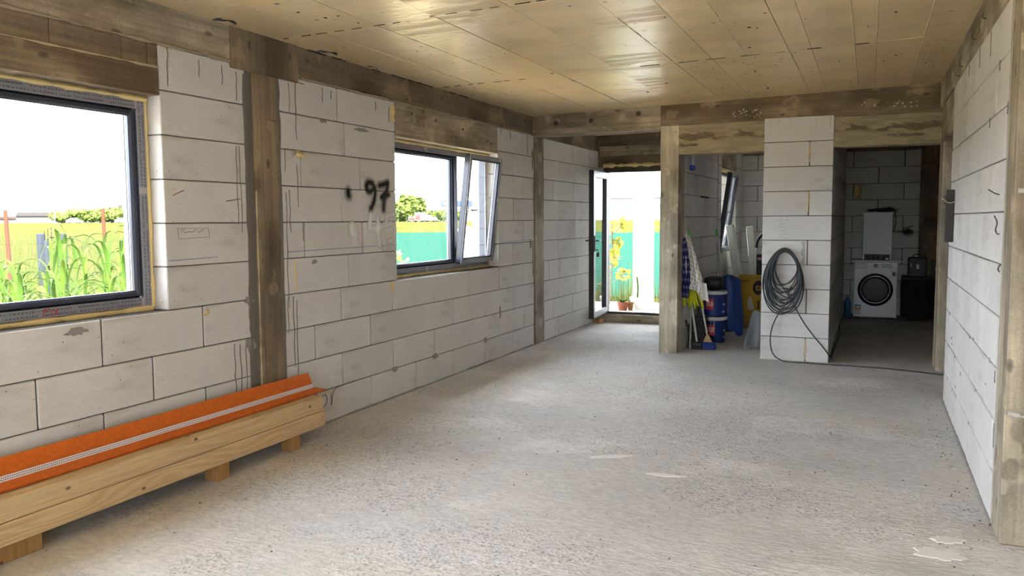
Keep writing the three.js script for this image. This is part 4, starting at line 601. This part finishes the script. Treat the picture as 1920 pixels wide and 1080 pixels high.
  for (const y of [.28, .55]) part(sl, 'step', bx(-.14, .14, y, y + .03, -.1, .08), black); part(sl, 'back_panel', bx(-.14, .14, .62, 1.0, -.05, -.03), black);
  single('pink_tray', bx(2.25, 2.50, .925, .955, -11.95, -11.80, .006), flat(.62, .30, .42, .6), 'pink tray held on the step ladder behind the pier', 'tray');
  // clear film leaning on the pier
  const pf = thing('plastic_film', 'folded clear plastic film leaning on the side of the pier', 'film', [2.55, 0, -9.75]);
  part(pf, 'folds', [0, 1, 2].map(k => sheet(10, 12, (u, v) => [-.17 + k * .03 + u * .12 + v * .09, .01 + v * (.42 - .06 * k) + .02 * Math.sin(u * 6), .12 - u * .3 + .03 * Math.sin(u * 9 + v * 4 + k)], .003)), phys({ color: new THREE.Color().setRGB(.72, .76, .78), roughness: .3, transmission: .35, thickness: 0 }));
  const hb = thing('spray_bottle', 'small white bottle with blue base hung high on the storage wall', 'bottle', [1.785, 2.06, -9.56]); part(hb, 'body', lathe([[0, .05], [.028, .05], [.03, .10], [.022, .18], [.010, .22]], 20), flat(.45, .46, .5, .5)); part(hb, 'base', lathe([[0, 0], [.026, .0], [.034, .02], [.03, .06]], 20), flat(.01, .03, .3, .4));
  // black dustpan and rod
  const dp = thing('dustpan', 'black long handled dustpan beside the pillar', 'dustpan', [1.84, 0, -9.72]); part(dp, 'scoop', [bx(-.10, .10, 0, .02, -.08, .1, .006), bx(-.10, .10, 0, .34, -.1, -.08, .01), bx(-.10, -.085, 0, .26, -.1, .08, .006), bx(.085, .10, 0, .26, -.1, .08, .006)], black); part(dp, 'handle', rod([0, .3, -.09], [-.02, .75, -.08], .012), black); part(dp, 'paper_tag', bx(-.06, -.03, .15, .2, -.081, -.077, .001), flat(.55, .55, .53, .8));
  single('short_rod', rod([1.845, .012, -9.42], [1.755, .34, -9.44], .012), black, 'short black rod leaning at the foot of the pillar', 'rod');
}
// ------------------------------------------------------------------ on the right wall
{
  const bd = thing('hanging_board', 'black narrow board tied to the far end of the white right wall', 'board', [4.27, 1.315, -7.1]); part(bd, 'board', bx(-.058, -.004, 0, .40, -.06, .0, .003), flat(.04, .036, .033, .7)); part(bd, 'tie_wire', tube([[-.085, .335, -.06], [-.065, .32, -.01], [-.062, .31, .01], [-.03, .30, .02], [.0, .31, .03]], .004, 24, 6), flat(.5, .46, .38, .5));
  const h = (label, pts) => single('rebar_hook', tube(pts, .0035, 30, 6), wire, label, 'hook', 'bent wires on the right wall');
  h('straight wire stub slanting from the white right wall', [[4.272, 1.615, -4.74], [4.258, 1.622, -4.78], [4.235, 1.645, -4.86]]);
  h('curled wire hook just below the straight stub', [[4.272, 1.425, -4.66], [4.262, 1.42, -4.68], [4.255, 1.44, -4.70], [4.258, 1.475, -4.68], [4.25, 1.51, -4.72]]);
  h('short bent wire hook lowest on the white right wall', [[4.272, 1.235, -4.60], [4.262, 1.245, -4.60], [4.26, 1.26, -4.585], [4.265, 1.275, -4.57]]);
}
// ------------------------------------------------------------------ outside
const groundY = d => -.45 + 1.55 * sm(19, 90, d) + .15 * sm(90, 300, d);
const gy = (x, z) => groundY(Math.hypot(x - 1, z));
{
  // terrain: a polar grid round the house
  const pos = [], uv = [], idx = [], nr = 60, na = 96; for (let j = 0; j <= nr; j++) for (let i = 0; i <= na; i++) { const r = .5 * Math.pow(1.125, j), a = i / na * 6.2832, x = 1 + Math.cos(a) * r, z = Math.sin(a) * r; pos.push(x, groundY(r) - .004, z); uv.push(x, z); }
  for (let j = 0; j < nr; j++) for (let i = 0; i < na; i++) { const a = j * (na + 1) + i, b = a + 1, c = a + na + 1, d = c + 1; idx.push(a, b, c, b, d, c); }
  const g = new THREE.BufferGeometry(); g.setAttribute('position', new THREE.Float32BufferAttribute(pos, 3)); g.setAttribute('uv', new THREE.Float32BufferAttribute(uv, 2)); g.setIndex(idx); g.computeVertexNormals();
  const gm = tex(512, 512, (u, v, c) => { const n = fbm(u, v, 6, 6, 5, 200), k = sm(.35, .65, fbm(u, v, 4, 4, 4, 207)), f = vn(u * 160, v * 160, 160, 160, 3); const l = .85 + (n - .5) * .3 + (f - .5) * .2; c[0] = l * (.27 - .04 * k); c[1] = l * (.255 - .0 * k); c[2] = l * (.15 - .05 * k); }); gm.repeat.set(1 / 9, 1 / 9);
  single('ground', g, phys({ map: gm, roughness: 1, specularIntensity: 0 }), 'dry grass field around the house', null, null, 'structure');
  const ym = tex(512, 512, (u, v, c) => { const n = fbm(u, v, 6, 6, 5, 220), f = vn(u * 200, v * 200, 200, 200, 3), l = .92 + (n - .5) * .2 + (f - .5) * .12; c[0] = l * .78; c[1] = l * .71; c[2] = l * .56; }); ym.repeat.set(1 / 4, 1 / 4);
  const yp = new THREE.BoxGeometry(21.5, .06, 27.5), yuv = yp.attributes.uv, ypp = yp.attributes.position; for (let i = 0; i < yuv.count; i++) yuv.setXY(i, ypp.getX(i), ypp.getZ(i)); yp.translate(-1.25, -.455, -4.5);
  single('ground_yard', yp, phys({ map: ym, roughness: 1, specularIntensity: .1 }), 'pale dry sandy yard around the house', null, null, 'structure');
  single('ground_bounce_slab', [bx(-3.6, -.31, -.46, -.06, -2.2, 8.5, .01), bx(-.31, 8, -.46, -.06, 3.31, 8.5, .01)], flat(.55, .52, .47, .9), 'added pale slab outside the unseen doors, bounces sunlight indoors', null, null, 'structure');  // unseen slab, added pale so sunlight bounces up to the ceiling
  single('ground_paving', bx(-1.6, 2.2, -.5, .06, -13.9, -11.9, .01), flat(.50, .47, .42, .9), 'pale porch slab before the entrance', null, null, 'structure');
}
const green1 = phys({ color: new THREE.Color().setRGB(.034, .078, .008), roughness: .9, specularIntensity: .2, transmission: .25, thickness: 0 }), green2 = phys({ color: new THREE.Color().setRGB(.05, .095, .010), roughness: .9, specularIntensity: .2, transmission: .25, thickness: 0 }), hedgeMat = phys({ color: new THREE.Color().setRGB(.085, .12, .025), roughness: 1, specularIntensity: .1 }), hedgeMat2 = phys({ color: new THREE.Color().setRGB(.07, .105, .03), roughness: 1, specularIntensity: .1 });
// grass tufts in the field
{
  const blade = []; const q = rng(21); for (let i = 0; i < 9; i++) { const a = q() * 6.28, h = .28 + q() * .45, x = (q() - .5) * .18, z = (q() - .5) * .18, l = .05 + q() * .12, w = .006; const p = [x - Math.sin(a) * w, 0, z + Math.cos(a) * w, x + Math.sin(a) * w, 0, z - Math.cos(a) * w, x + Math.cos(a) * l, h, z + Math.sin(a) * l]; const g = new THREE.BufferGeometry(); g.setAttribute('position', new THREE.Float32BufferAttribute(p, 3)); g.setAttribute('uv', new THREE.Float32BufferAttribute([0, 0, 1, 0, .5, 1], 2)); g.computeVertexNormals(); blade.push(g); }
  const n = 9000, im = new THREE.InstancedMesh(merge(blade), phys({ color: 0xffffff, roughness: 1, specularIntensity: .1 }), n), m4 = new THREE.Matrix4(), e = new THREE.Euler(), Q = new THREE.Quaternion(), col = new THREE.Color();
  for (let i = 0; i < n; i++) { const d = 14 + 46 * Math.pow(q(), 1.6), a = (q() < .75 ? -2.62 + q() * .42 : -2.2 + q() * .5), x = 3.69 + Math.cos(a) * d, z = Math.sin(a) * d; e.set(0, q() * 6.28, 0); const s = .8 + q() * .7; m4.compose(V(x, gy(x, z) - .02, z), Q.setFromEuler(e), V(s, s * (.7 + q() * .7), s)); im.setMatrixAt(i, m4); const k = q(); im.setColorAt(i, k < .55 ? col.setRGB(.065, .06, .026) : col.setRGB(.042, .062, .014)); }
  im.name = 'field_grass'; im.receiveShadow = im.castShadow = true; scene.add(im); tag(im, 'tall dry yellow grass of the field outside the window', 'grass', null, 'stuff');
}
// maize: stem and arching leaves
{
  const leafGeo = [0, 1, 2].map(k => sheet(2, 9, (u, v) => { const L = .62 + .12 * k, w = .027 * Math.sin(Math.min(1, v * 1.25 + .12) * 3.0 + .1) * (1 - v * .35), d = L * (v * .78), y = L * (.95 * v - (1.0 + .25 * k) * v * v * v); return [d, y + Math.abs(u - .5) * .02, (u - .5) * 2 * w]; }, .0016));
  const spots = []; const q = rng(64);
  for (const [x, z] of [[-4.5, -6.3], [-4.9, -6.9], [-5.1, -7.35], [-5.5, -7.7], [-4.75, -6.55], [-5.6, -8.2], [-6.0, -8.4], [-5.2, -6.7], [-5.9, -7.3], [-6.3, -7.9], [-6.7, -8.7], [-4.3, -6.75], [-4.6, -7.2], [-5.0, -7.85], [-6.9, -7.9], [-7.3, -8.5], [-6.2, -6.9], [-6.8, -7.2], [-7.4, -7.6], [-7.9, -8.2], [-4.2, -5.6], [-5.0, -6.1], [-5.6, -6.5]]) spots.push([x, z]);
  spots.forEach(([x, z], i) => {
    const h = i < 14 ? 1.38 + q() * .28 : 1.0 + q() * .3, lab = i < 14 ? 'tall green maize plant in the front rows outside the near window' : 'shorter green maize plant behind the tall rows outside the near window';
    const t = thing('maize_plant', lab, 'plant', [x, gy(x, z), z], q() * 6.28, 'maize plants outside the near window');
    part(t, 'stem', rod([0, 0, 0], [.02, h, .01], .014, .006, 6), green2);
    const n = 9; for (let k = 0; k < n; k++) { const m = part(t, 'leaf', leafGeo[(k + i) % 3], k % 3 ? green1 : green2); m.position.set(.02 * k / n, h * (.18 + .82 * k / n), 0); m.rotation.set(0, k * 2.6 + q() * .9, .25 + .35 * k / n); m.scale.setScalar(.85 + q() * .35); }
  });
  // low weeds beneath
  const wd = []; for (let i = 0; i < 2600; i++) { const x = -3.6 - q() * 6.5, z = -4.9 - (-(x + 3.6)) * .62 - q() * 2.6, s = .05 + q() * .10, y = gy(x, z) + q() * q() * .85, a = q() * 6.28, b = q() * 1.2; const g = new THREE.PlaneGeometry(s, s * 1.8); g.rotateX(b); g.rotateY(a); wd.push(g.translate(x, y, z)); }
  for (let i = 0; i < 6500; i++) { const x = -6 - q() * 8.5, z = -(3.69 - x) * (.64 + q() * .27), s = .05 + q() * .11, y = gy(x, z) + q() * q() * (.75 - .02 * (-x - 6)), a = q() * 6.28, b = q() * 1.2; const g = new THREE.PlaneGeometry(s * .7, s * 2.2); g.rotateX(b); g.rotateY(a); wd.push(g.translate(x, y, z)); }
  const w = single('weeds', wd, green2, 'low leafy weeds growing among the maize', 'weeds', null, 'stuff');
}
// leafy crown over ellipsoids
function crown(list, n, s, seed) { const q = rng(seed), out = []; for (const [cx, cy, cz, rx, ry, rz, k] of list) for (let i = 0; i < n * (k ?? 1); i++) { const a = q() * 6.283, u = q() * 2 - 1, w = Math.sqrt(1 - u * u), r = .72 + .33 * q(), z = s * (.6 + q() * .8), g = new THREE.PlaneGeometry(z, z); g.rotateX(q() * 6.28); g.rotateY(q() * 6.28); out.push(g.translate(cx + Math.cos(a) * w * rx * r, cy + u * ry * r, cz + Math.sin(a) * w * rz * r)); } return out; }
function tree(name, label, cat, x, z, h, wdt, seed, mat, group, n = 420) { const t = thing(name, label, cat, [x, gy(x, z), z], 0, group), q = rng(seed); part(t, 'trunk', rod([0, 0, 0], [0, h * .6, 0], h * .03, h * .015, 7), flat(.12, .08, .05, .9)); const bl = [[0, h * .45, 0, wdt * .5, h * .42, wdt * .5, 1.4]]; for (let i = 0; i < 4; i++) bl.push([(q() - .5) * wdt * .7, h * (.35 + q() * .45), (q() - .5) * wdt * .7, wdt * .3, h * .24, wdt * .3, .5]); const m = part(t, 'foliage', crown(bl, n, h * .10, seed), mat); for (const [a, b, c, d, e, f] of bl) { const g = new THREE.IcosahedronGeometry(1, 2); g.scale(d * .8, e * .8, f * .8); part(t, 'foliage_core', g.translate(a, b, c), mat); } return t; }
const P = (dx, dz, d) => [3.69 + dx * d, dz * d];       // a place at a distance along a bearing
// hedge, houses, cars and mast far across the field (bearings from the room)
{
  const hd = [[-.905, -.700, 268, 4.4], [-.888, -.706, 272, 5.0], [-.872, -.713, 269, 4.7], [-.858, -.717, 266, 5.2], [-.846, -.722, 270, 5.6], [-.83, -.727, 262, 5.8], [-.815, -.732, 260, 6.4]];
  hd.forEach(([a, b, d, h], i) => { const [x, z] = P(a, b, d); tree('hedge_tree', ['leftmost', 'second from the left', 'third from the left', 'middle', 'third from the right', 'second from the right', 'rightmost'][i] + ' of the round bushes far across the field, near window', 'bush', x, z, h, h * 1.5, 300 + i, hedgeMat, 'bushes across the field', 260); });
  const matt = (a, b, c) => phys({ color: new THREE.Color().setRGB(a, b, c), roughness: 1, specularIntensity: 0 }), roof = matt(.026, .016, .013), roof2 = matt(.022, .021, .020), wallM = matt(.06, .058, .056);
  const house = (a, b, d, w, h, label, rf, turn = .6) => { const [x, z] = P(a, b, d), t = thing('house', label, 'house', [x, gy(x, z) - .2, z], turn); part(t, 'walls', bx(-w / 2, w / 2, 0, h, -4, 4, .05), wallM); const s = new THREE.Shape(); s.moveTo(-4.6, 0); s.lineTo(0, h * .55); s.lineTo(4.6, 0); const g = new THREE.ExtrudeGeometry(s, { depth: w + .8, bevelEnabled: false }); g.rotateY(Math.PI / 2); g.translate(-w / 2 - .4, h, 0); part(t, 'roof', g, rf); for (let k = 0; k < 4; k++) part(t, 'window', bx(-w / 2 + w * (k + .3) / 4, -w / 2 + w * (k + .6) / 4, h * .4, h * .75, 3.97, 4.03, .01), flat(.08, .09, .1, .3)); };
  house(-.79, -.735, 330, 26, 4.6, 'house with grey brown roof behind the rightmost bush', roof2); house(-.93, -.70, 400, 26, 3.6, 'low house with pale roof behind the leftmost bush', roof2); house(-1.0, -.668, 470, 50, 2.6, 'long low building with reddish roof across the field', roof); house(-.855, -.715, 400, 30, 4.2, 'white house with low grey roof behind the middle bush', roof2);
  const [mx, mz] = P(-.918, -.70, 180); const ms = thing('lamp_mast', 'thin pale lamp mast across the field', 'mast', [mx, gy(mx, mz), mz]); part(ms, 'pole', rod([0, 0, 0], [0, 7.5, 0], .09, .05, 8), flat(.5, .5, .5, .6)); part(ms, 'arm', rod([0, 7.4, 0], [.8, 7.6, 0], .04), flat(.5, .5, .5, .6));
  const car = (a, b, d, label, mat, turn, van = 0) => { const [x, z] = P(a, b, d), t = thing('car', label, 'car', [x, gy(x, z) + .03, z], turn), s = new THREE.Shape(); const pr = van ? [[-2.6, .3], [-2.6, 1.1], [-1.0, 1.1], [-1.0, 2.0], [.8, 2.0], [1.5, 1.2], [2.5, 1.05], [2.6, .3]] : [[-2.1, .3], [-2.1, .9], [-1.5, 1.0], [-.9, 1.45], [.5, 1.45], [1.2, .95], [2.1, .8], [2.15, .3]]; pr.forEach(([u, v], i) => i ? s.lineTo(u, v) : s.moveTo(u, v)); const g = new THREE.ExtrudeGeometry(s, { depth: 1.6, bevelEnabled: true, bevelSize: .06, bevelThickness: .06, bevelSegments: 2 }); g.translate(0, 0, -.8); part(t, 'body', g, mat); part(t, 'side_glass', bx(van ? -.8 : -.9, van ? .8 : .6, van ? 1.25 : 1.0, van ? 1.8 : 1.35, -.88, .88, .02), flat(.03, .03, .04, .2)); for (const u of [-1.35, 1.35]) { const wgeo = new THREE.CylinderGeometry(.33, .33, 1.72, 18); wgeo.rotateX(Math.PI / 2); part(t, 'wheel', mv(wgeo, u, .3, 0), rubber); } return t; };
  car(-.835, -.728, 246, 'white car parked before the right bushes across the field', flat(.5, .5, .5, .5), .75); car(-.893, -.707, 250, 'pale car parked before the left bushes across the field', flat(.5, .5, .5, .5), .75);
  const tr = car(-.5035, -.8745, 186, 'red and white recovery truck beyond the turquoise fence', flat(.5, .5, .5, .5), .15, 1); part(tr, 'red_panel', [bx(-.95, .3, .35, 1.25, .87, .9, .01), bx(-2.5, -1.0, .35, .9, .87, .9, .01)], flat(.10, .012, .006, .6));
  car(-.4965, -.8785, 190, 'white car behind the recovery truck', flat(.5, .5, .5, .5), .2);
}
// trees and filling station canopy seen through the far window
{
  const td = [[-.533, -.861, 215, 5.0], [-.526, -.866, 222, 6.2], [-.519, -.871, 216, 7.2], [-.511, -.876, 224, 5.4], [-.487, -.884, 198, 2.7], [-.478, -.889, 196, 3.0], [-.470, -.893, 199, 2.5], [-.462, -.897, 197, 2.8], [-.503, -.878, 226, 4.3], [-.495, -.881, 222, 3.6]];
  td.forEach(([a, b, d, h], i) => { const [x, z] = P(a, b, d); tree('roadside_tree', ['small pale tree at the frame edge', 'pale tree second from the frame edge', 'tallest pointed tree', 'tree just right of the tallest', 'low bush below the canopy', 'low bush before the canopy posts', 'low bush beside the mullion', 'low bush behind the tilted sash', 'small tree behind the truck', 'tree between truck and canopy'][i] + ' beyond the turquoise fence', 'tree', x, z, h, h * .95, 500 + i, i % 3 ? hedgeMat : hedgeMat2, 'trees beyond the turquoise fence', 330); });
  const [x, z] = P(-.462, -.895, 242), c = thing('station_canopy', 'blue filling station canopy with white lettering beyond the trees', 'canopy', [x, gy(x, z), z], .45); const txt = canvasTex(512, 64, (g, w, h) => { g.fillStyle = '#0e2263'; g.fillRect(0, 0, w, h); g.fillStyle = '#b4b4b4'; g.font = 'bold 52px sans-serif'; g.fillText('Smart', 40, 51); });
  part(c, 'fascia', bx(-5, 11, 4.3, 6.0, -4, 4, .05), flat(.004, .016, .12, .6)); const pg = new THREE.PlaneGeometry(9, 1.15); pg.translate(-.4, 5.15, 4.03); part(c, 'lettering', pg, std({ map: txt, roughness: .5 })); for (const u of [-4, 3, 9]) part(c, 'post', rod([u, 0, 2], [u, 4.4, 2], .25, .25, 8), flat(.6, .6, .6, .5)); part(c, 'kiosk', bx(-5, 6, 0, 3.3, -4, -1, .05), flat(.62, .63, .65, .6));
}
// turquoise screen fence with posts
{
  const teal = phys({ color: new THREE.Color().setRGB(.015, .062, .050), roughness: 1, specularIntensity: .1, transmission: .2, thickness: 0 });
  const a = V(-9.9, 0, -15.9), mid = V(-5.62, 0, -17.8), b = V(2.2, 0, -21.2);
  const run = (label, p, q2, top) => { const t = thing('screen_fence', label, 'fence'), n = Math.round(p.distanceTo(q2) / 2.0); for (let i = 0; i < n; i++) { const s = p.clone().lerp(q2, i / n), e = p.clone().lerp(q2, (i + 1) / n); part(t, 'mesh_panel', sheet(10, 4, (u, v) => { const y0 = gy(s.x, s.z), c = s.clone().lerp(e, u); return [c.x, y0 + .06 + v * (top - y0 - .06 - .015 * Math.sin(u * 3.14)), c.z + .02 * Math.sin(u * 9.4 + i)]; }, .004), teal); part(t, 'post', rod([s.x, gy(s.x, s.z) - .1, s.z - .04], [s.x, top + .02, s.z - .04], .025), flat(.25, .30, .30, .6)); } };
  run('turquoise mesh fence seen through the far window', a, mid, 1.22); run('turquoise mesh fence behind the porch seen through the entrance', V(-4.6, 0, -18.3), b, 1.19);
  const gp = thing('gate_pillar', 'white masonry gate pillar with pyramid cap at the fence end', 'pillar', [-5.30, -.45, -17.75], .4); part(gp, 'shaft', bx(-.17, .17, 0, 1.7, -.17, .17, .01), whitePlaster); const cap = new THREE.ConeGeometry(.34, .16, 4); cap.rotateY(Math.PI / 4); part(gp, 'cap', mv(cap, 0, 1.78, 0), whitePlaster);
    const sap = (label, x, z, h, seed, n, gyv) => { const t = thing('sapling', label, 'tree', [x, gyv, z]), q = rng(seed), wood = flat(.16, .13, .09, .9); part(t, 'trunk', tube([[0, 0, 0], [.01, h * .25, 0], [.06, h * .6, .02], [.04, h, 0]], .013, 20, 6), wood); const lv = []; for (let k = 0; k < 9; k++) { const y = h * (.3 + .65 * k / 9), a2 = k * 2.4, L = .16 + q() * .14, ex = [Math.cos(a2) * L, y + .18, Math.sin(a2) * L]; part(t, 'branch', tube([[.05 * y / h, y, 0], [ex[0] * .6, y + .08, ex[2] * .6], ex], .006, 8, 5), wood); for (let i = 0; i < n; i++) { const g = new THREE.CircleGeometry(.035 + q() * .02, 7); g.rotateX(q() * 3); g.rotateY(q() * 6.28); lv.push(g.translate(ex[0] * (.5 + q() * .7) + (q() - .5) * .12, ex[1] - .12 + q() * .2, ex[2] * (.5 + q() * .7) + (q() - .5) * .12)); } } part(t, 'foliage', lv, phys({ color: new THREE.Color().setRGB(.34, .32, .035), roughness: .9, transmission: .35, thickness: 0 })); };
  sap('young yellow green tree beside the porch column', -.38, -13.45, 1.45, 71, 30, -.02); sap('small yellowish shrub before the turquoise fence, far window', -4.75, -13.6, .9, 72, 9, .1 - .45 + .25);
}
// porch: column, pots
{
  const pc = thing('porch_column', 'white round porch column outside the entrance door', 'column', [.22, -.2, -13.42]); part(pc, 'shaft', mv(cbox(.30, 3.2, .26, .02), 0, 1.6, 0), whitePlaster); part(pc, 'plinth', bx(-.19, .22, 0, .30, -.17, .17, .01), whitePlaster);
  pc.userData.label = 'white porch column outside the entrance door';
  const pot = (name, label, x, z, r, h, mat) => { const p = thing(name, label, 'pot', [x, .0625, z]); part(p, 'pot', lathe([[0, 0], [r * .68, 0], [r * .92, h * .8], [r, h * .8], [r, h], [r * .9, h], [r * .86, h * .85], [0, h * .82]], 30), mat); return p; };
  const clay = flat(.16, .04, .015, .8), leafM = green1;
  const p1 = pot('flower_pot', 'orange clay pot with small green plant on the porch', .13, -12.50, .095, .14, clay), lf = []; for (let i = 0; i < 12; i++) { const a = i * .9; lf.push(sheet(1, 4, (u, v) => [Math.cos(a) * v * .08 + (u - .5) * .02, .12 + .09 * v - .03 * v * v, Math.sin(a) * v * .08], .002)); } part(p1, 'leaf', lf, leafM);
  pot('flower_pot', 'small orange pot between clay and white pots', .22, -12.62, .055, .13, flat(.20, .08, .02, .7));
  const p2 = pot('flower_pot', 'round white pot with a bare succulent stem on the porch', .29, -12.78, .12, .2, flat(.75, .75, .73, .4)); part(p2, 'stem', tube([[0, .18, 0], [.01, .35, 0], [-.01, .52, 0]], .015, 10, 6), green2); part(p2, 'leaf', [sheet(1, 6, (u, v) => [v * .16, .40 + .05 * v - .06 * v * v + (u - .5) * .02, (u - .5) * .03], .004), sheet(1, 6, (u, v) => [-v * .04, .48 + .1 * v, (u - .5) * .04], .004)], flat(.45, .42, .12, .8));
  single('porch_ledge', bx(.02, .62, .0, .062, -12.95, -12.38, .006), flat(.62, .52, .42, .9), 'low tan ledge carrying the flower pots', 'ledge');
  const b = thing('white_building', 'long white building far behind the porch', 'building', [3.69 - .3 * 230, gy(-60, -225), -.975 * 230], .2); part(b, 'walls', bx(-9, 26, 0, 6, -4, 4, .05), flat(.3, .3, .31, .9)); for (let k = 0; k < 7; k++) part(b, 'window', bx(-7 + k * 4.4, -5.2 + k * 4.4, 3, 4.4, 3.95, 4.05), flat(.03, .034, .04, .4)); part(b, 'roof_edge', bx(-9.4, 26.4, 6, 6.4, -4.4, 4.4, .05), flat(.05, .05, .055, .8));
}
// garden gate and stakes outside the near window
{
  const gpM = phys({ color: new THREE.Color().setRGB(.024, .029, .038), roughness: 1, specularIntensity: .1 }), g = thing('garden_gate', 'ornate dark iron gate with grey posts beyond the maize', 'gate');
  const p1 = [-10.24, -10.32], p3 = [-9.88, -10.48]; for (const [x, z, w] of [[...p1, .055], [...p3, .055]]) part(g, 'post', bx(x - w, x + w, gy(x, z), 1.30, z - w, z + w, .008), gpM);
  const iron = phys({ color: new THREE.Color().setRGB(.012, .008, .012), roughness: 1, specularIntensity: .1 }), L = t => [p1[0] + (p3[0] - p1[0]) * t, p1[1] + (p3[1] - p1[1]) * t]; for (let k = 1; k < 6; k++) { const [x, z] = L(k / 6); part(g, 'bar', rod([x, -.3, z], [x, 1.28 + .14 * Math.sin(k / 6 * 3.14), z], .009, .006, 6), iron); }
  part(g, 'scroll', [tube([[...[L(.15)[0], 1.05, L(.15)[1]]], [L(.35)[0], 1.22, L(.35)[1]], [L(.65)[0], 1.22, L(.65)[1]], [L(.85)[0], 1.05, L(.85)[1]]], .01, 20, 6), rod([p1[0], 1.02, p1[1]], [p3[0], 1.02, p3[1]], .012)], iron);
  const nz = single('fence_post', bx(-8.325, -8.275, gy(-8.3, -8.97), 1.22, -8.995, -8.945, .008), gpM, 'shorter grey post in front of the ornate gate', 'post');
  single('rusty_stake', rod([-8.72, -.5, -8.65], [-8.91, 1.70, -8.75], .035, .03, 8), phys({ color: new THREE.Color().setRGB(.05, .022, .014), roughness: 1, specularIntensity: .1 }), 'leaning rusty stake at the left edge of the near window view', 'stake', 'rusty stakes'); single('rusty_stake', rod([-9.15, -.5, -10.78], [-9.21, 1.75, -10.81], .035, .03, 8), phys({ color: new THREE.Color().setRGB(.05, .022, .014), roughness: 1, specularIntensity: .1 }), 'upright rusty stake behind the maize near the window jamb', 'stake', 'rusty stakes');
  tree('garden_shrub', 'small dark shrub behind the leaning rusty stake', 'shrub', -9.95, -9.3, 1.35, .8, 900, green1, undefined, 160); 
}
renderer.render(scene, camera);
